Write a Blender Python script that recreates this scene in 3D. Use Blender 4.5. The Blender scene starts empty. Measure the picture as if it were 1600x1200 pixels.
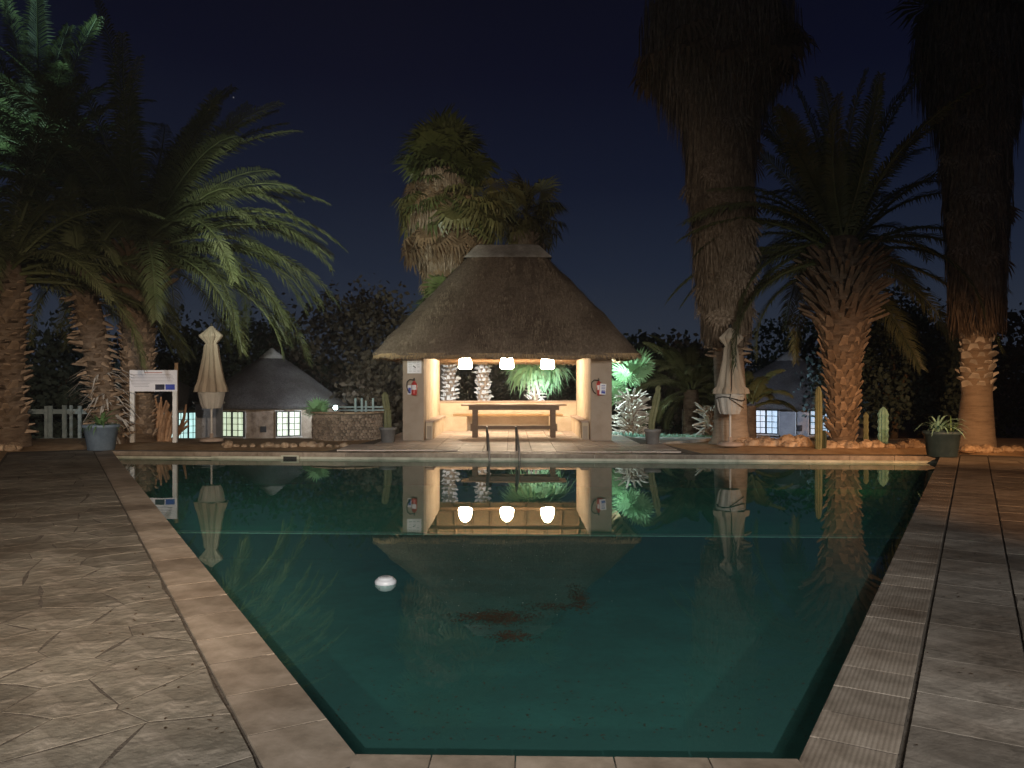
import bpy, math, random
from mathutils import Vector, Matrix, Euler
R = math.radians
F, HZ, CX, CAMH = 1238.0, 600.0, 800.0, 1.6          # photo measurements: focal length and horizon in pixels
def P(x, y, D): return Vector(((x-CX)*D/F, D, CAMH-(y-HZ)*D/F))
WZ = -0.155                                            # water level
S = bpy.context.scene
C = S.collection

# ------------------------------------------------------------------ camera, sky, exposure, lights
cam = bpy.data.objects.new('camera', bpy.data.cameras.new('camera')); C.objects.link(cam)
cam.data.sensor_width = 36; cam.data.lens = 36*F/1600; cam.data.clip_end = 3000; cam.data.clip_start = 0.05
cam.location = (0, 0, CAMH); cam.rotation_euler = (R(90), 0, 0)
S.camera = cam
S.view_settings.view_transform = 'Standard'; S.view_settings.look = 'None'
S.view_settings.exposure = 0; S.view_settings.gamma = 1; S.view_settings.use_curve_mapping = False
S.cycles.max_bounces = 8; S.cycles.transparent_max_bounces = 16; S.cycles.diffuse_bounces = 4
S.cycles.caustics_reflective = False; S.cycles.caustics_refractive = False
S.cycles.sample_clamp_indirect = 4.0

W = bpy.data.worlds.new('World'); S.world = W; W.use_nodes = True
nt = W.node_tree; nt.nodes.clear()
out = nt.nodes.new('ShaderNodeOutputWorld'); bg = nt.nodes.new('ShaderNodeBackground')
tc = nt.nodes.new('ShaderNodeTexCoord'); sep = nt.nodes.new('ShaderNodeSeparateXYZ')
rp = nt.nodes.new('ShaderNodeValToRGB')
nt.links.new(tc.outputs['Generated'], sep.inputs[0]); nt.links.new(sep.outputs['Z'], rp.inputs[0])
el = rp.color_ramp.elements
el[0].position = 0.0; el[0].color = (0.026, 0.032, 0.046, 1)
el[1].position = 1.0; el[1].color = (0.0006, 0.0009, 0.0035, 1)
for p_, c_ in ((0.07, (0.023, 0.030, 0.046)), (0.14, (0.013, 0.019, 0.036)), (0.24, (0.0056, 0.0086, 0.022)), (0.36, (0.0025, 0.0035, 0.0125)), (0.5, (0.0013, 0.0018, 0.0068))):
    e = el.new(p_); e.color = (*c_, 1)
# a few stars
vor = nt.nodes.new('ShaderNodeTexVoronoi'); vor.inputs['Scale'].default_value = 26
nt.links.new(tc.outputs['Generated'], vor.inputs['Vector'])
lt = nt.nodes.new('ShaderNodeMath'); lt.operation = 'LESS_THAN'; lt.inputs[1].default_value = 0.021
nt.links.new(vor.outputs['Distance'], lt.inputs[0])
sc_ = nt.nodes.new('ShaderNodeSeparateColor'); nt.links.new(vor.outputs['Color'], sc_.inputs[0])
gt = nt.nodes.new('ShaderNodeMath'); gt.operation = 'GREATER_THAN'; gt.inputs[1].default_value = 0.72
nt.links.new(sc_.outputs[0], gt.inputs[0])
mu = nt.nodes.new('ShaderNodeMath'); mu.operation = 'MULTIPLY'
nt.links.new(lt.outputs[0], mu.inputs[0]); nt.links.new(gt.outputs[0], mu.inputs[1])
m2 = nt.nodes.new('ShaderNodeMath'); m2.operation = 'MULTIPLY'; nt.links.new(mu.outputs[0], m2.inputs[0]); nt.links.new(sc_.outputs[1], m2.inputs[1])
ad = nt.nodes.new('ShaderNodeMix'); ad.data_type = 'RGBA'; ad.blend_type = 'ADD'; ad.clamp_factor = False
ad.inputs['Factor'].default_value = 0.6
nt.links.new(rp.outputs[0], ad.inputs['A']); nt.links.new(m2.outputs[0], ad.inputs['B'])
nt.links.new(ad.outputs['Result'], bg.inputs['Color']); bg.inputs['Strength'].default_value = 1.0
nt.links.new(bg.outputs[0], out.inputs[0])

def spot(name, loc, aim, watts, col, size=60, blend=0.6, radius=0.12):
    l = bpy.data.lights.new(name, 'SPOT'); l.energy = watts; l.color = col
    l.spot_size = R(size); l.spot_blend = blend; l.shadow_soft_size = radius
    o = bpy.data.objects.new(name, l); C.objects.link(o); o.location = loc
    o.rotation_euler = (Vector(aim)-Vector(loc)).to_track_quat('-Z', 'Y').to_euler(); return o
def point(name, loc, watts, col, radius=0.1):
    l = bpy.data.lights.new(name, 'POINT'); l.energy = watts; l.color = col; l.shadow_soft_size = radius
    o = bpy.data.objects.new(name, l); C.objects.link(o); o.location = loc; return o
SODIUM = (1.0, 0.50, 0.20); COOL = (0.72, 0.90, 1.0); GREENISH = (0.88, 1.0, 0.84); WARM = (1.0, 0.62, 0.34); NEUTRAL = (1.0, 0.88, 0.76)
# unseen floodlights, most behind the camera; the lodge is imagined
spot('unseen_flood_light', (4.0, -3.0, 3.3), (10.3, 21, -.8), 16000, SODIUM, 25, 0.9)
spot('sand_fill_light', (14.5, 11.5, 5.5), (8.5, 19.9, -.9), 3000, SODIUM, 42, 0.9)  # unseen spot added to brighten the sand at right; no pole stands there
spot('unseen_flood_light', (-4.0, -3.0, 3.5), (-11.6, 23.5, 1.1), 8500, (.97, .97, .95), 11, 0.8)  # narrow spot added to whiten the left palm trunk and signboard
spot('unseen_flood_light', (2.0, -3.0, 3.3), (-12.5, 22, -1.2), 11500, (1.0, .76, .54), 34, 0.9)
spot('unseen_flood_light', (-5.0, -3.0, 3.6), (-5.6, 23, 5.2), 38000, GREENISH, 21, 0.9)
spot('unseen_flood_light', (5.0, -3.0, 3.6), (6.9, 21, 1.6), 4200, (.98, .93, .82), 23, 1.0)
spot('unseen_flood_light', (0.0, -2.6, 3.2), (-1.0, 22, 4.2), 4600, (1.0, .78, .56), 40, 0.9)
spot('unseen_flood_light', (-1.0, -3.0, 3.6), (-3.3, 32, 9.2), 11000, (1.0, .77, .50), 14, 0.8)  # extra spot added to brighten the centre palm's crown
spot('unseen_deck_light', (-2.4, -.6, 3.6), (-2.5, 9, -1.5), 470, (1.0, .89, .78), 110, 0.7, .5)  # this and the next: unseen spots placed for the near deck and pool edge
spot('unseen_deck_light', (3.0, -.6, 3.6), (2.5, 9, -1.5), 480, (1.0, .90, .80), 105, 0.7, .5)
spot('pool_fill_light', (0.6, -14.5, 7.0), (0, 10.5, -.6), 16000, (.97, .97, .93), 32, 0.8, .12)  # unseen spot added to brighten the pool; no roof stands there
spot('garden_flood_light', (-17.0, 15.0, 2.0), (-15.6, 25, 12.2), 10000, (.55, 1.0, .85), 34, 0.6)

# ------------------------------------------------------------------ materials
def setin(b, k, v):
    if k in b.inputs: b.inputs[k].default_value = v
def mat(name, cols, scale=4, rough=0.8, bump=0.0, bscale=30, stretch=(1, 1, 1), rnd=0.0, spec=0.3, detail=6, dist=0.02, coord='Object', contrast=(0.3, 0.7), metal=0, stain=0):
    m = bpy.data.materials.new(name); m.use_nodes = True; t = m.node_tree; b = t.nodes['Principled BSDF']
    setin(b, 'Roughness', rough); setin(b, 'Specular IOR Level', spec); setin(b, 'Metallic', metal)
    co = t.nodes.new('ShaderNodeTexCoord'); mp = t.nodes.new('ShaderNodeMapping'); mp.inputs['Scale'].default_value = stretch
    t.links.new(co.outputs[coord], mp.inputs[0])
    n = t.nodes.new('ShaderNodeTexNoise'); n.inputs['Scale'].default_value = scale; n.inputs['Detail'].default_value = detail; n.inputs['Roughness'].default_value = .65
    t.links.new(mp.outputs[0], n.inputs['Vector'])
    r = t.nodes.new('ShaderNodeValToRGB'); t.links.new(n.outputs[0], r.inputs[0])
    e = r.color_ramp.elements; k = len(cols); lo, hi = contrast
    e[0].position = lo; e[0].color = (*cols[0], 1); e[1].position = hi; e[1].color = (*cols[-1], 1)
    for i in range(1, k-1):
        x = e.new(lo+(hi-lo)*i/(k-1)); x.color = (*cols[i], 1)
    last = r.outputs[0]
    if rnd:
        oi = t.nodes.new('ShaderNodeObjectInfo'); mr = t.nodes.new('ShaderNodeMapRange')
        mr.inputs['To Min'].default_value = 1-rnd; mr.inputs['To Max'].default_value = 1+rnd*.6
        t.links.new(oi.outputs['Random'], mr.inputs[0])
        mx = t.nodes.new('ShaderNodeMix'); mx.data_type = 'RGBA'; mx.blend_type = 'MULTIPLY'; mx.inputs['Factor'].default_value = 1
        t.links.new(last, mx.inputs['A']); t.links.new(mr.outputs[0], mx.inputs['B']); last = mx.outputs['Result']
    if stain:
        ge = t.nodes.new('ShaderNodeNewGeometry'); n3 = t.nodes.new('ShaderNodeTexNoise'); n3.inputs['Scale'].default_value = .75; n3.inputs['Detail'].default_value = 7; n3.inputs['Roughness'].default_value = .62
        t.links.new(ge.outputs['Position'], n3.inputs['Vector']); r3 = t.nodes.new('ShaderNodeValToRGB'); t.links.new(n3.outputs[0], r3.inputs[0])
        r3.color_ramp.elements[0].position = .38; r3.color_ramp.elements[0].color = (1-stain, 1-stain*1.12, 1-stain*1.22, 1); r3.color_ramp.elements[1].position = .58; r3.color_ramp.elements[1].color = (1.1, 1.1, 1.1, 1)
        x3 = t.nodes.new('ShaderNodeMix'); x3.data_type = 'RGBA'; x3.blend_type = 'MULTIPLY'; x3.inputs['Factor'].default_value = 1
        t.links.new(last, x3.inputs['A']); t.links.new(r3.outputs[0], x3.inputs['B']); last = x3.outputs['Result']
    t.links.new(last, b.inputs['Base Color'])
    if bump:
        n2 = t.nodes.new('ShaderNodeTexNoise'); n2.inputs['Scale'].default_value = bscale; n2.inputs['Detail'].default_value = 5
        t.links.new(mp.outputs[0], n2.inputs['Vector'])
        bp = t.nodes.new('ShaderNodeBump'); bp.inputs['Strength'].default_value = bump; bp.inputs['Distance'].default_value = dist
        t.links.new(n2.outputs[0], bp.inputs['Height']); t.links.new(bp.outputs[0], b.inputs['Normal'])
    return m
def emit(name, col, strength, base=(.8, .8, .8)):
    m = bpy.data.materials.new(name); m.use_nodes = True; b = m.node_tree.nodes['Principled BSDF']
    setin(b, 'Base Color', (*base, 1)); setin(b, 'Emission Color', (*col, 1)); setin(b, 'Emission Strength', strength); return m
M = {}
M['slab'] = mat('flagstone', [(.095, .083, .07), (.17, .15, .128), (.25, .22, .19)], 5, .6, .6, 22, rnd=.28, dist=.012, stain=.38)
M['crazy'] = mat('crazy_flagstone', [(.075, .069, .056), (.15, .135, .11), (.225, .20, .17)], 4.5, .68, .9, 11, rnd=.22, dist=.022, contrast=(.25, .72), stain=.42)
M['coping'] = mat('coping_stone', [(.16, .13, .10), (.26, .215, .17), (.34, .285, .235)], 4, .55, .35, 40, rnd=.2, dist=.006, stain=.35)
def ribbed():
    m = mat('ribbed_coping', [(.12, .10, .08), (.195, .165, .135), (.26, .225, .19)], 4, .55, 0, rnd=.2, stain=.45)
    t = m.node_tree; b = t.nodes['Principled BSDF']; co = [n for n in t.nodes if n.type == 'TEX_COORD'][0]
    w = t.nodes.new('ShaderNodeTexWave'); w.wave_type = 'BANDS'; w.bands_direction = 'X'; w.inputs['Scale'].default_value = 14
    w.inputs['Distortion'].default_value = .3
    t.links.new(co.outputs['Object'], w.inputs['Vector'])
    bp = t.nodes.new('ShaderNodeBump'); bp.inputs['Strength'].default_value = .35; bp.inputs['Distance'].default_value = .004
    t.links.new(w.outputs[0], bp.inputs['Height']); t.links.new(bp.outputs[0], b.inputs['Normal']); return m
M['ribbed'] = ribbed()
M['bed'] = mat('joint_soil', [(.045, .037, .03), (.095, .08, .065)], 12, .95, .6, 40)
M['sand'] = mat('sandy_soil', [(.26, .165, .09), (.42, .28, .16), (.50, .36, .22)], 2.2, .95, .7, 26, dist=.04)
M['band'] = mat('pool_band', [(.22, .24, .19), (.42, .42, .34), (.5, .5, .42)], 1.6, .5, .15, 18, stretch=(1, 1, .4))
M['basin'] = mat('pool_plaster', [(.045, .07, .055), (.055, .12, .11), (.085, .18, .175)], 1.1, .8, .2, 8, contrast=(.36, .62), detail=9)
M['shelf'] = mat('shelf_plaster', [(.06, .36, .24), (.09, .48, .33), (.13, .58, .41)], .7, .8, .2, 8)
M['riser'] = mat('shaded_riser_algae', [(.008, .03, .025), (.02, .06, .05)], 2, .9)  # algae green with the step's shade put into the colour
M['nosing'] = mat('nosing_tile', [(.6, .65, .58), (.75, .8, .72)], 6, .5, .1, 20)
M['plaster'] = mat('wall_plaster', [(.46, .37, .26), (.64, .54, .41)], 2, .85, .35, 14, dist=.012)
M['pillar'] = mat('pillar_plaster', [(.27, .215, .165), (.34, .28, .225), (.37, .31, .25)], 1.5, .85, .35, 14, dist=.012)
M['thatch'] = mat('thatch', [(.11, .078, .056), (.20, .15, .11), (.28, .215, .165)], 3, .95, 1.0, 16, stretch=(6, 6, 1.2), dist=.06, contrast=(.25, .75), stain=.32)
M['thatch_grey'] = mat('weathered_thatch', [(.06, .055, .052), (.13, .12, .115), (.19, .178, .165)], 3, .95, 1.0, 12, stretch=(6, 6, 1.0), dist=.09, stain=.35)
M['straw2'] = mat('loose_straw', [(.10, .075, .05), (.36, .28, .20)], 9, .9, 0)
M['straw'] = mat('straw_end', [(.20, .13, .07), (.38, .27, .15)], 12, .9, 0, rnd=.1)
M['cement'] = mat('ridge_cement', [(.20, .19, .175), (.36, .345, .32)], 3, .85, .7, 12, stain=.35, dist=.03)
M['wood'] = mat('table_wood', [(.10, .062, .038), (.19, .125, .08)], 6, .55, .3, 20, stretch=(1, 8, 8))
M['woodtop'] = mat('table_top_wood', [(.20, .12, .06), (.30, .19, .10)], 5, .45, .2, 20, stretch=(1, 8, 8))  # lighter wood tone for the top planks
M['plank'] = mat('bench_plank', [(.28, .17, .08), (.42, .28, .14)], 5, .55, .3, 18, stretch=(1, 7, 7))
M['pole'] = mat('gum_pole', [(.20, .12, .06), (.38, .25, .14)], 5, .75, .4, 16, stretch=(4, 4, 1))
M['tile'] = mat('floor_tile', [(.42, .35, .30), (.60, .52, .46)], 5, .5, .25, 18, rnd=.2)
M['steel'] = mat('dull_steel', [(.14, .13, .12), (.26, .24, .22)], 10, .4, .1, 30, metal=.6)
M['bark'] = mat('palm_bark', [(.06, .04, .025), (.14, .10, .07), (.20, .155, .115)], 3, .9, .9, 10, stretch=(1, 1, 3.5), dist=.05)
M['smoothbark'] = mat('ringed_bark', [(.17, .13, .095), (.29, .23, .175), (.33, .27, .21)], 2, .85, .6, 8, stretch=(1, 1, 6), dist=.025)
M['base'] = mat('leaf_base', [(.14, .095, .06), (.33, .24, .165)], 5, .85, .4, 20, rnd=.45)
M['stub'] = mat('sawn_stub', [(.16, .085, .045), (.42, .25, .14)], 4, .85, .5, 14, rnd=.25)
M['basewhite'] = mat('pale_leaf_base', [(.40, .37, .33), (.62, .58, .52)], 5, .85, .4, 20, rnd=.3)
M['frond'] = mat('date_frond', [(.055, .068, .026), (.105, .120, .050), (.16, .17, .085)], 1.2, .5, 0, rnd=.35, spec=.4)
M['deadfrond'] = mat('dead_frond', [(.09, .055, .03), (.18, .12, .07)], 2, .8, 0, rnd=.35)
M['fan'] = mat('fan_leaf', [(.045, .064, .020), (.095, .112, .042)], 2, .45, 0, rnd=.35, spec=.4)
M['fanlit'] = mat('lit_fan_leaf', [(.17, .33, .15), (.27, .46, .25)], 2, .45, 0, rnd=.15, spec=.4)  # brighter copy of the fan leaf, floodlight put into its colour
M['olivefan'] = mat('olive_fan_leaf', [(.07, .075, .025), (.14, .125, .05)], 2, .6, 0, rnd=.4)
M['skirt'] = mat('dry_skirt', [(.06, .042, .027), (.18, .135, .095), (.34, .275, .21)], 5, .9, 0, rnd=.2, stretch=(3, 3, 1), contrast=(.3, .68))
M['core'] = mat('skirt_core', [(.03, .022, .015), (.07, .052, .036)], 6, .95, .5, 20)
M['petiole'] = mat('petiole', [(.12, .11, .04), (.2, .17, .07)], 5, .6)
M['canvas'] = mat('umbrella_canvas', [(.30, .25, .19), (.44, .37, .29)], 3, .85, .8, 5, dist=.03, stretch=(1, 1, .35))
M['canvaswhite'] = mat('umbrella_valance', [(.40, .39, .36), (.50, .48, .44)], 3, .85)
M['white'] = mat('white_paint', [(.6, .6, .58), (.74, .74, .72)], 5, .5, .1, 20)
M['paper'] = mat('sign_face', [(.66, .66, .70), (.76, .76, .8)], 2, .5)
M['ink'] = mat('grey_ink', [(.25, .25, .29), (.35, .35, .4)], 5, .6)
M['title'] = mat('red_ink', [(.42, .22, .20), (.5, .3, .28)], 5, .6)
M['blue'] = mat('blue_print', [(.03, .05, .3), (.06, .09, .42)], 6, .5)
M['darkphoto'] = mat('dark_print', [(.008, .01, .02), (.06, .06, .09)], 14, .5)
M['red'] = mat('extinguisher_red', [(.40, .03, .03), (.5, .05, .045)], 4, .35, spec=.5)
M['rubber'] = mat('black_rubber', [(.012, .012, .012), (.03, .03, .03)], 8, .6)
M['potgrey'] = mat('grey_pot', [(.13, .13, .13), (.2, .2, .2)], 5, .6, .2, 20)
M['potblue'] = mat('blue_grey_pot', [(.085, .115, .15), (.14, .18, .22)], 5, .5, .2, 20)
M['potdark'] = mat('dark_pot', [(.03, .055, .07), (.055, .09, .11)], 5, .45, .2, 20)
M['soil'] = mat('pot_soil', [(.03, .02, .012), (.06, .045, .03)], 20, .95, .5)
M['cactus'] = mat('cactus_skin', [(.10, .115, .055), (.19, .19, .10)], 6, .6, .3, 20)
M['blade'] = mat('succulent_leaf', [(.05, .11, .04), (.12, .21, .08)], 4, .45, rnd=.2)
M['agave'] = mat('pale_agave_leaf', [(.15, .33, .26), (.30, .50, .42)], 4, .5, rnd=.25)
M['grass'] = mat('lawn_grass', [(.05, .10, .015), (.10, .19, .03)], 6, .7)
M['rock'] = mat('garden_rock', [(.20, .13, .085), (.42, .31, .21), (.55, .44, .33)], 3, .85, .6, 9, rnd=.25, dist=.04)
M['wallstone'] = mat('wall_stone', [(.17, .12, .085), (.33, .26, .20), (.46, .39, .32)], 3, .85, .7, 11, rnd=.4, dist=.03)
M['mortar'] = mat('mortar', [(.10, .08, .06), (.2, .17, .14)], 8, .95, .6)
M['hutwall'] = mat('hut_stone', [(.13, .095, .065), (.28, .22, .165), (.40, .33, .26)], 2.6, .9, .8, 5, dist=.05)
M['hutplaster'] = mat('hut_plaster', [(.22, .22, .23), (.34, .34, .35)], 2.5, .9, .7, 9, dist=.04)
M['frame'] = mat('window_steel', [(.015, .017, .02), (.03, .032, .04)], 8, .5)
M['sill'] = mat('window_sill', [(.4, .38, .35), (.5, .48, .45)], 8, .7)
M['leaf1'] = mat('dark_tree_leaf', [(.022, .032, .015), (.042, .054, .028)], .8, .7)
M['leaf2'] = mat('brown_tree_leaf', [(.040, .028, .018), (.068, .05, .031)], .8, .7)
M['leaf3'] = mat('blue_green_tree_leaf', [(.032, .052, .044), (.062, .09, .078)], .8, .7)
M['trunk'] = mat('tree_trunk', [(.06, .045, .03), (.12, .09, .06)], 4, .9, .6)
M['fence'] = mat('weathered_white_pole', [(.20, .27, .29), (.36, .44, .46)], 6, .8, .3)
M['plastic'] = mat('white_plastic', [(.50, .52, .56), (.58, .60, .64)], 4, .3, spec=.5)
M['plasticgrey'] = mat('grey_plastic', [(.3, .31, .33), (.38, .39, .41)], 4, .5)
M['deadleaf'] = mat('floating_leaf', [(.022, .014, .008), (.062, .038, .022)], 9, .9, spec=.05)
M['speck'] = mat('pale_petal', [(.6, .55, .45), (.8, .75, .65)], 9, .8)
M['concrete'] = mat('concrete_base', [(.34, .26, .21), (.46, .37, .31)], 5, .85, .3)
def pane_mat(name, c0, c1, st):
    m = emit(name, c0, st); t = m.node_tree; b = t.nodes['Principled BSDF']
    ge = t.nodes.new('ShaderNodeNewGeometry'); mp = t.nodes.new('ShaderNodeMapping'); mp.inputs['Scale'].default_value = (9, 9, .8)
    n = t.nodes.new('ShaderNodeTexNoise'); n.inputs['Scale'].default_value = 1.0; n.inputs['Detail'].default_value = 3
    r = t.nodes.new('ShaderNodeValToRGB'); r.color_ramp.elements[0].position = .35; r.color_ramp.elements[0].color = (*c1, 1); r.color_ramp.elements[1].position = .62; r.color_ramp.elements[1].color = (*c0, 1)
    t.links.new(ge.outputs['Position'], mp.inputs[0]); t.links.new(mp.outputs[0], n.inputs['Vector']); t.links.new(n.outputs[0], r.inputs[0]); t.links.new(r.outputs[0], b.inputs['Emission Color']); return m
M['paneL'] = pane_mat('lit_pane_green', (.80, 1.0, .74), (.50, .62, .40), .85)
M['paneB'] = pane_mat('lit_pane_blue', (.55, .80, 1.0), (.32, .50, .68), .66)
M['paneC'] = pane_mat('lit_pane_white', (.62, 1.0, .95), (.35, .62, .6), 1.25)
M['shade'] = emit('lamp_shade_glow', (1.0, .79, .55), 84)
M['led'] = emit('flood_glow', (.75, .95, 1.0), 60)
M['metal'] = mat('lamp_metal', [(.05, .05, .05), (.1, .1, .1)], 8, .5)

def water_mat():
    m = bpy.data.materials.new('pool_water'); m.use_nodes = True; t = m.node_tree; t.nodes.clear()
    o = t.nodes.new('ShaderNodeOutputMaterial'); ge = t.nodes.new('ShaderNodeNewGeometry')
    gl = t.nodes.new('ShaderNodeBsdfGlossy'); gl.inputs['Roughness'].default_value = 0.0
    tr = t.nodes.new('ShaderNodeBsdfTransparent'); tr.inputs['Color'].default_value = (.50, .84, .76, 1)
    df = t.nodes.new('ShaderNodeBsdfDiffuse'); df.inputs['Color'].default_value = (.055, .170, .158, 1)
    mx1 = t.nodes.new('ShaderNodeMixShader'); mx1.inputs[0].default_value = .38
    mx2 = t.nodes.new('ShaderNodeMixShader')
    t.links.new(tr.outputs[0], mx1.inputs[1]); t.links.new(df.outputs[0], mx1.inputs[2])
    co = t.nodes.new('ShaderNodeTexCoord'); n = t.nodes.new('ShaderNodeTexNoise'); n.inputs['Scale'].default_value = 1.3; n.inputs['Detail'].default_value = 2
    mp = t.nodes.new('ShaderNodeMapping'); mp.inputs['Scale'].default_value = (1, .7, 1)
    t.links.new(co.outputs['Object'], mp.inputs[0]); t.links.new(mp.outputs[0], n.inputs['Vector'])
    bp = t.nodes.new('ShaderNodeBump'); bp.inputs['Strength'].default_value = .05; bp.inputs['Distance'].default_value = .02
    t.links.new(n.outputs[0], bp.inputs['Height'])
    t.links.new(bp.outputs[0], gl.inputs['Normal'])
    def mth(op, a, b=None):
        k = t.nodes.new('ShaderNodeMath'); k.operation = op; t.links.new(a, k.inputs[0])
        if b is not None: k.inputs[1].default_value = b
        return k.outputs[0]
    dp = t.nodes.new('ShaderNodeVectorMath'); dp.operation = 'DOT_PRODUCT'; t.links.new(ge.outputs['Incoming'], dp.inputs[0]); t.links.new(ge.outputs['Normal'], dp.inputs[1])
    c0 = mth('ABSOLUTE', dp.outputs['Value']); sb_ = t.nodes.new('ShaderNodeMath'); sb_.operation = 'SUBTRACT'; sb_.inputs[0].default_value = 1; t.links.new(c0, sb_.inputs[1])
    fres = mth('ADD', mth('MULTIPLY', mth('POWER', sb_.outputs[0], 5), .98), .02)      # Schlick reflectance of still water
    t.links.new(fres, mx2.inputs[0]); t.links.new(mx1.outputs[0], mx2.inputs[1]); t.links.new(gl.outputs[0], mx2.inputs[2])
    t.links.new(mx2.outputs[0], o.inputs[0]); return m
M['water'] = water_mat()

# ------------------------------------------------------------------ helpers
class MB:
    def __init__(s): s.v = []; s.f = []
    def add(s, vs, fs):
        k = len(s.v); s.v += [tuple(v) for v in vs]; s.f += [tuple(i+k for i in f) for f in fs]; return s
    def box(s, c, d, rot=None, bev=0):
        x, y, z = d[0]/2, d[1]/2, d[2]/2
        vs = [Vector((a*x, b*y, e*z)) for e in (-1, 1) for b in (-1, 1) for a in (-1, 1)]
        fs = [(0, 2, 3, 1), (4, 5, 7, 6), (0, 1, 5, 4), (2, 6, 7, 3), (0, 4, 6, 2), (1, 3, 7, 5)]
        if rot is not None: mr = Euler(rot).to_matrix(); vs = [mr @ v for v in vs]
        c = Vector(c); return s.add([v+c for v in vs], fs)
    def tube(s, pts, rad, n=8, caps=True):
        pts = [Vector(p) for p in pts]; m = len(pts)
        if not isinstance(rad, (list, tuple)): rad = [rad]*m
        vs = []; fs = []
        for i, p in enumerate(pts):
            t = (pts[min(i+1, m-1)]-pts[max(i-1, 0)]).normalized()
            a = Vector((0, 1, 0)) if abs(t.y) < .9 else Vector((1, 0, 0))
            u = t.cross(a).normalized(); w = t.cross(u)
            for k in range(n):
                an = 2*math.pi*k/n; vs.append(p+(u*math.cos(an)+w*math.sin(an))*rad[i])
        for i in range(m-1):
            for k in range(n):
                a = i*n+k; b = i*n+(k+1) % n; fs.append((a, b, b+n, a+n))
        if caps: fs.append(tuple(range(n-1, -1, -1))); fs.append(tuple((m-1)*n+k for k in range(n)))
        return s.add(vs, fs)
    def lathe(s, prof, n=24, fold=None, c=(0, 0, 0), cap=True):
        vs = []; fs = []; m = len(prof)
        for i, (r, z) in enumerate(prof):
            for k in range(n):
                a = 2*math.pi*k/n; rr = r*(fold(a, z, i) if fold else 1)
                vs.append((c[0]+rr*math.cos(a), c[1]+rr*math.sin(a), c[2]+z))
        for i in range(m-1):
            for k in range(n):
                a = i*n+k; b = i*n+(k+1) % n; fs.append((a, b, b+n, a+n))
        if cap: fs.append(tuple(range(n-1, -1, -1))); fs.append(tuple((m-1)*n+k for k in range(n)))
        return s.add(vs, fs)
    def prism(s, poly, z0, z1):
        n = len(poly); vs = [(x, y, z0) for x, y in poly]+[(x, y, z1) for x, y in poly]
        fs = [tuple(range(n-1, -1, -1)), tuple(range(n, 2*n))]+[(i, (i+1) % n, n+(i+1) % n, n+i) for i in range(n)]
        return s.add(vs, fs)
    def strip(s, pts, wid, side):                     # a flat tapering blade along pts
        vs = []; fs = []
        for p, w in zip(pts, wid):
            p = Vector(p); vs += [p-side*w/2, p+side*w/2]
        for i in range(len(pts)-1): fs.append((2*i, 2*i+1, 2*i+3, 2*i+2))
        return s.add(vs, fs)
    def mesh(s, name, m, smooth=False):
        me = bpy.data.meshes.new(name); me.from_pydata(s.v, [], s.f); me.materials.append(m)
        if smooth: me.shade_smooth()
        me.update(); return me
    def build(s, name, m, parent=None, smooth=False, loc=None, bevel=0):
        return link(name, s.mesh(name, m, smooth), parent, loc, None, bevel)
def link(name, me, parent=None, loc=None, rot=None, bevel=0):
    o = bpy.data.objects.new(name, me); C.objects.link(o)
    if parent: o.parent = parent
    if loc is not None: o.location = loc
    if rot is not None: o.rotation_euler = rot
    if bevel:
        b = o.modifiers.new('bevel', 'BEVEL'); b.width = bevel; b.segments = 2; b.limit_method = 'ANGLE'
    return o
def thing(name, label, cat, loc=(0, 0, 0), rz=0, group=None):
    o = bpy.data.objects.new(name, None); C.objects.link(o); o.location = loc; o.rotation_euler = (0, 0, rz)
    o['label'] = label; o['category'] = cat
    if group: o['group'] = group
    return o
def tag(o, label, cat, group=None):
    o['label'] = label; o['category'] = cat
    if group: o['group'] = group
    return o
def struct(o): o['kind'] = 'structure'; return o
def stuff(o, label=None, cat=None):
    o['kind'] = 'stuff'
    if label: o['label'] = label; o['category'] = cat
    return o

# ------------------------------------------------------------------ pool geometry (world, at z = 0)
PL0 = Vector((-0.678, 3.427)); PR0 = Vector((1.223, 3.385))
PL1 = Vector((-9.52, 18.86)); PR1 = Vector((9.47, 17.53))
poly = [PL0, PR0, PR1, PL1]
def off(a, b, d):                                    # the line a-b moved outwards (pool to its left when going anticlockwise)
    t = (b-a).normalized(); n = Vector((t.y, -t.x)); return a+n*d, b+n*d
def isect(p, p2, q, q2):
    r = p2-p; s_ = q2-q; k = r.x*s_.y-r.y*s_.x; u = ((q.x-p.x)*s_.y-(q.y-p.y)*s_.x)/k; return p+r*u
def grow(pl, d):
    e = [off(pl[i], pl[(i+1) % len(pl)], d) for i in range(len(pl))]
    return [isect(*e[i-1], *e[i]) for i in range(len(pl))]
inner = grow(poly, .03)                              # pool wall behind the coping's nosing
outer = grow(poly, .37)

def inside(x, y, pl):
    c = True
    for i in range(len(pl)):
        a = pl[i]; b = pl[(i+1) % len(pl)]
        if (b.x-a.x)*(y-a.y)-(b.y-a.y)*(x-a.x) < 0: c = False
    return c
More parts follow.
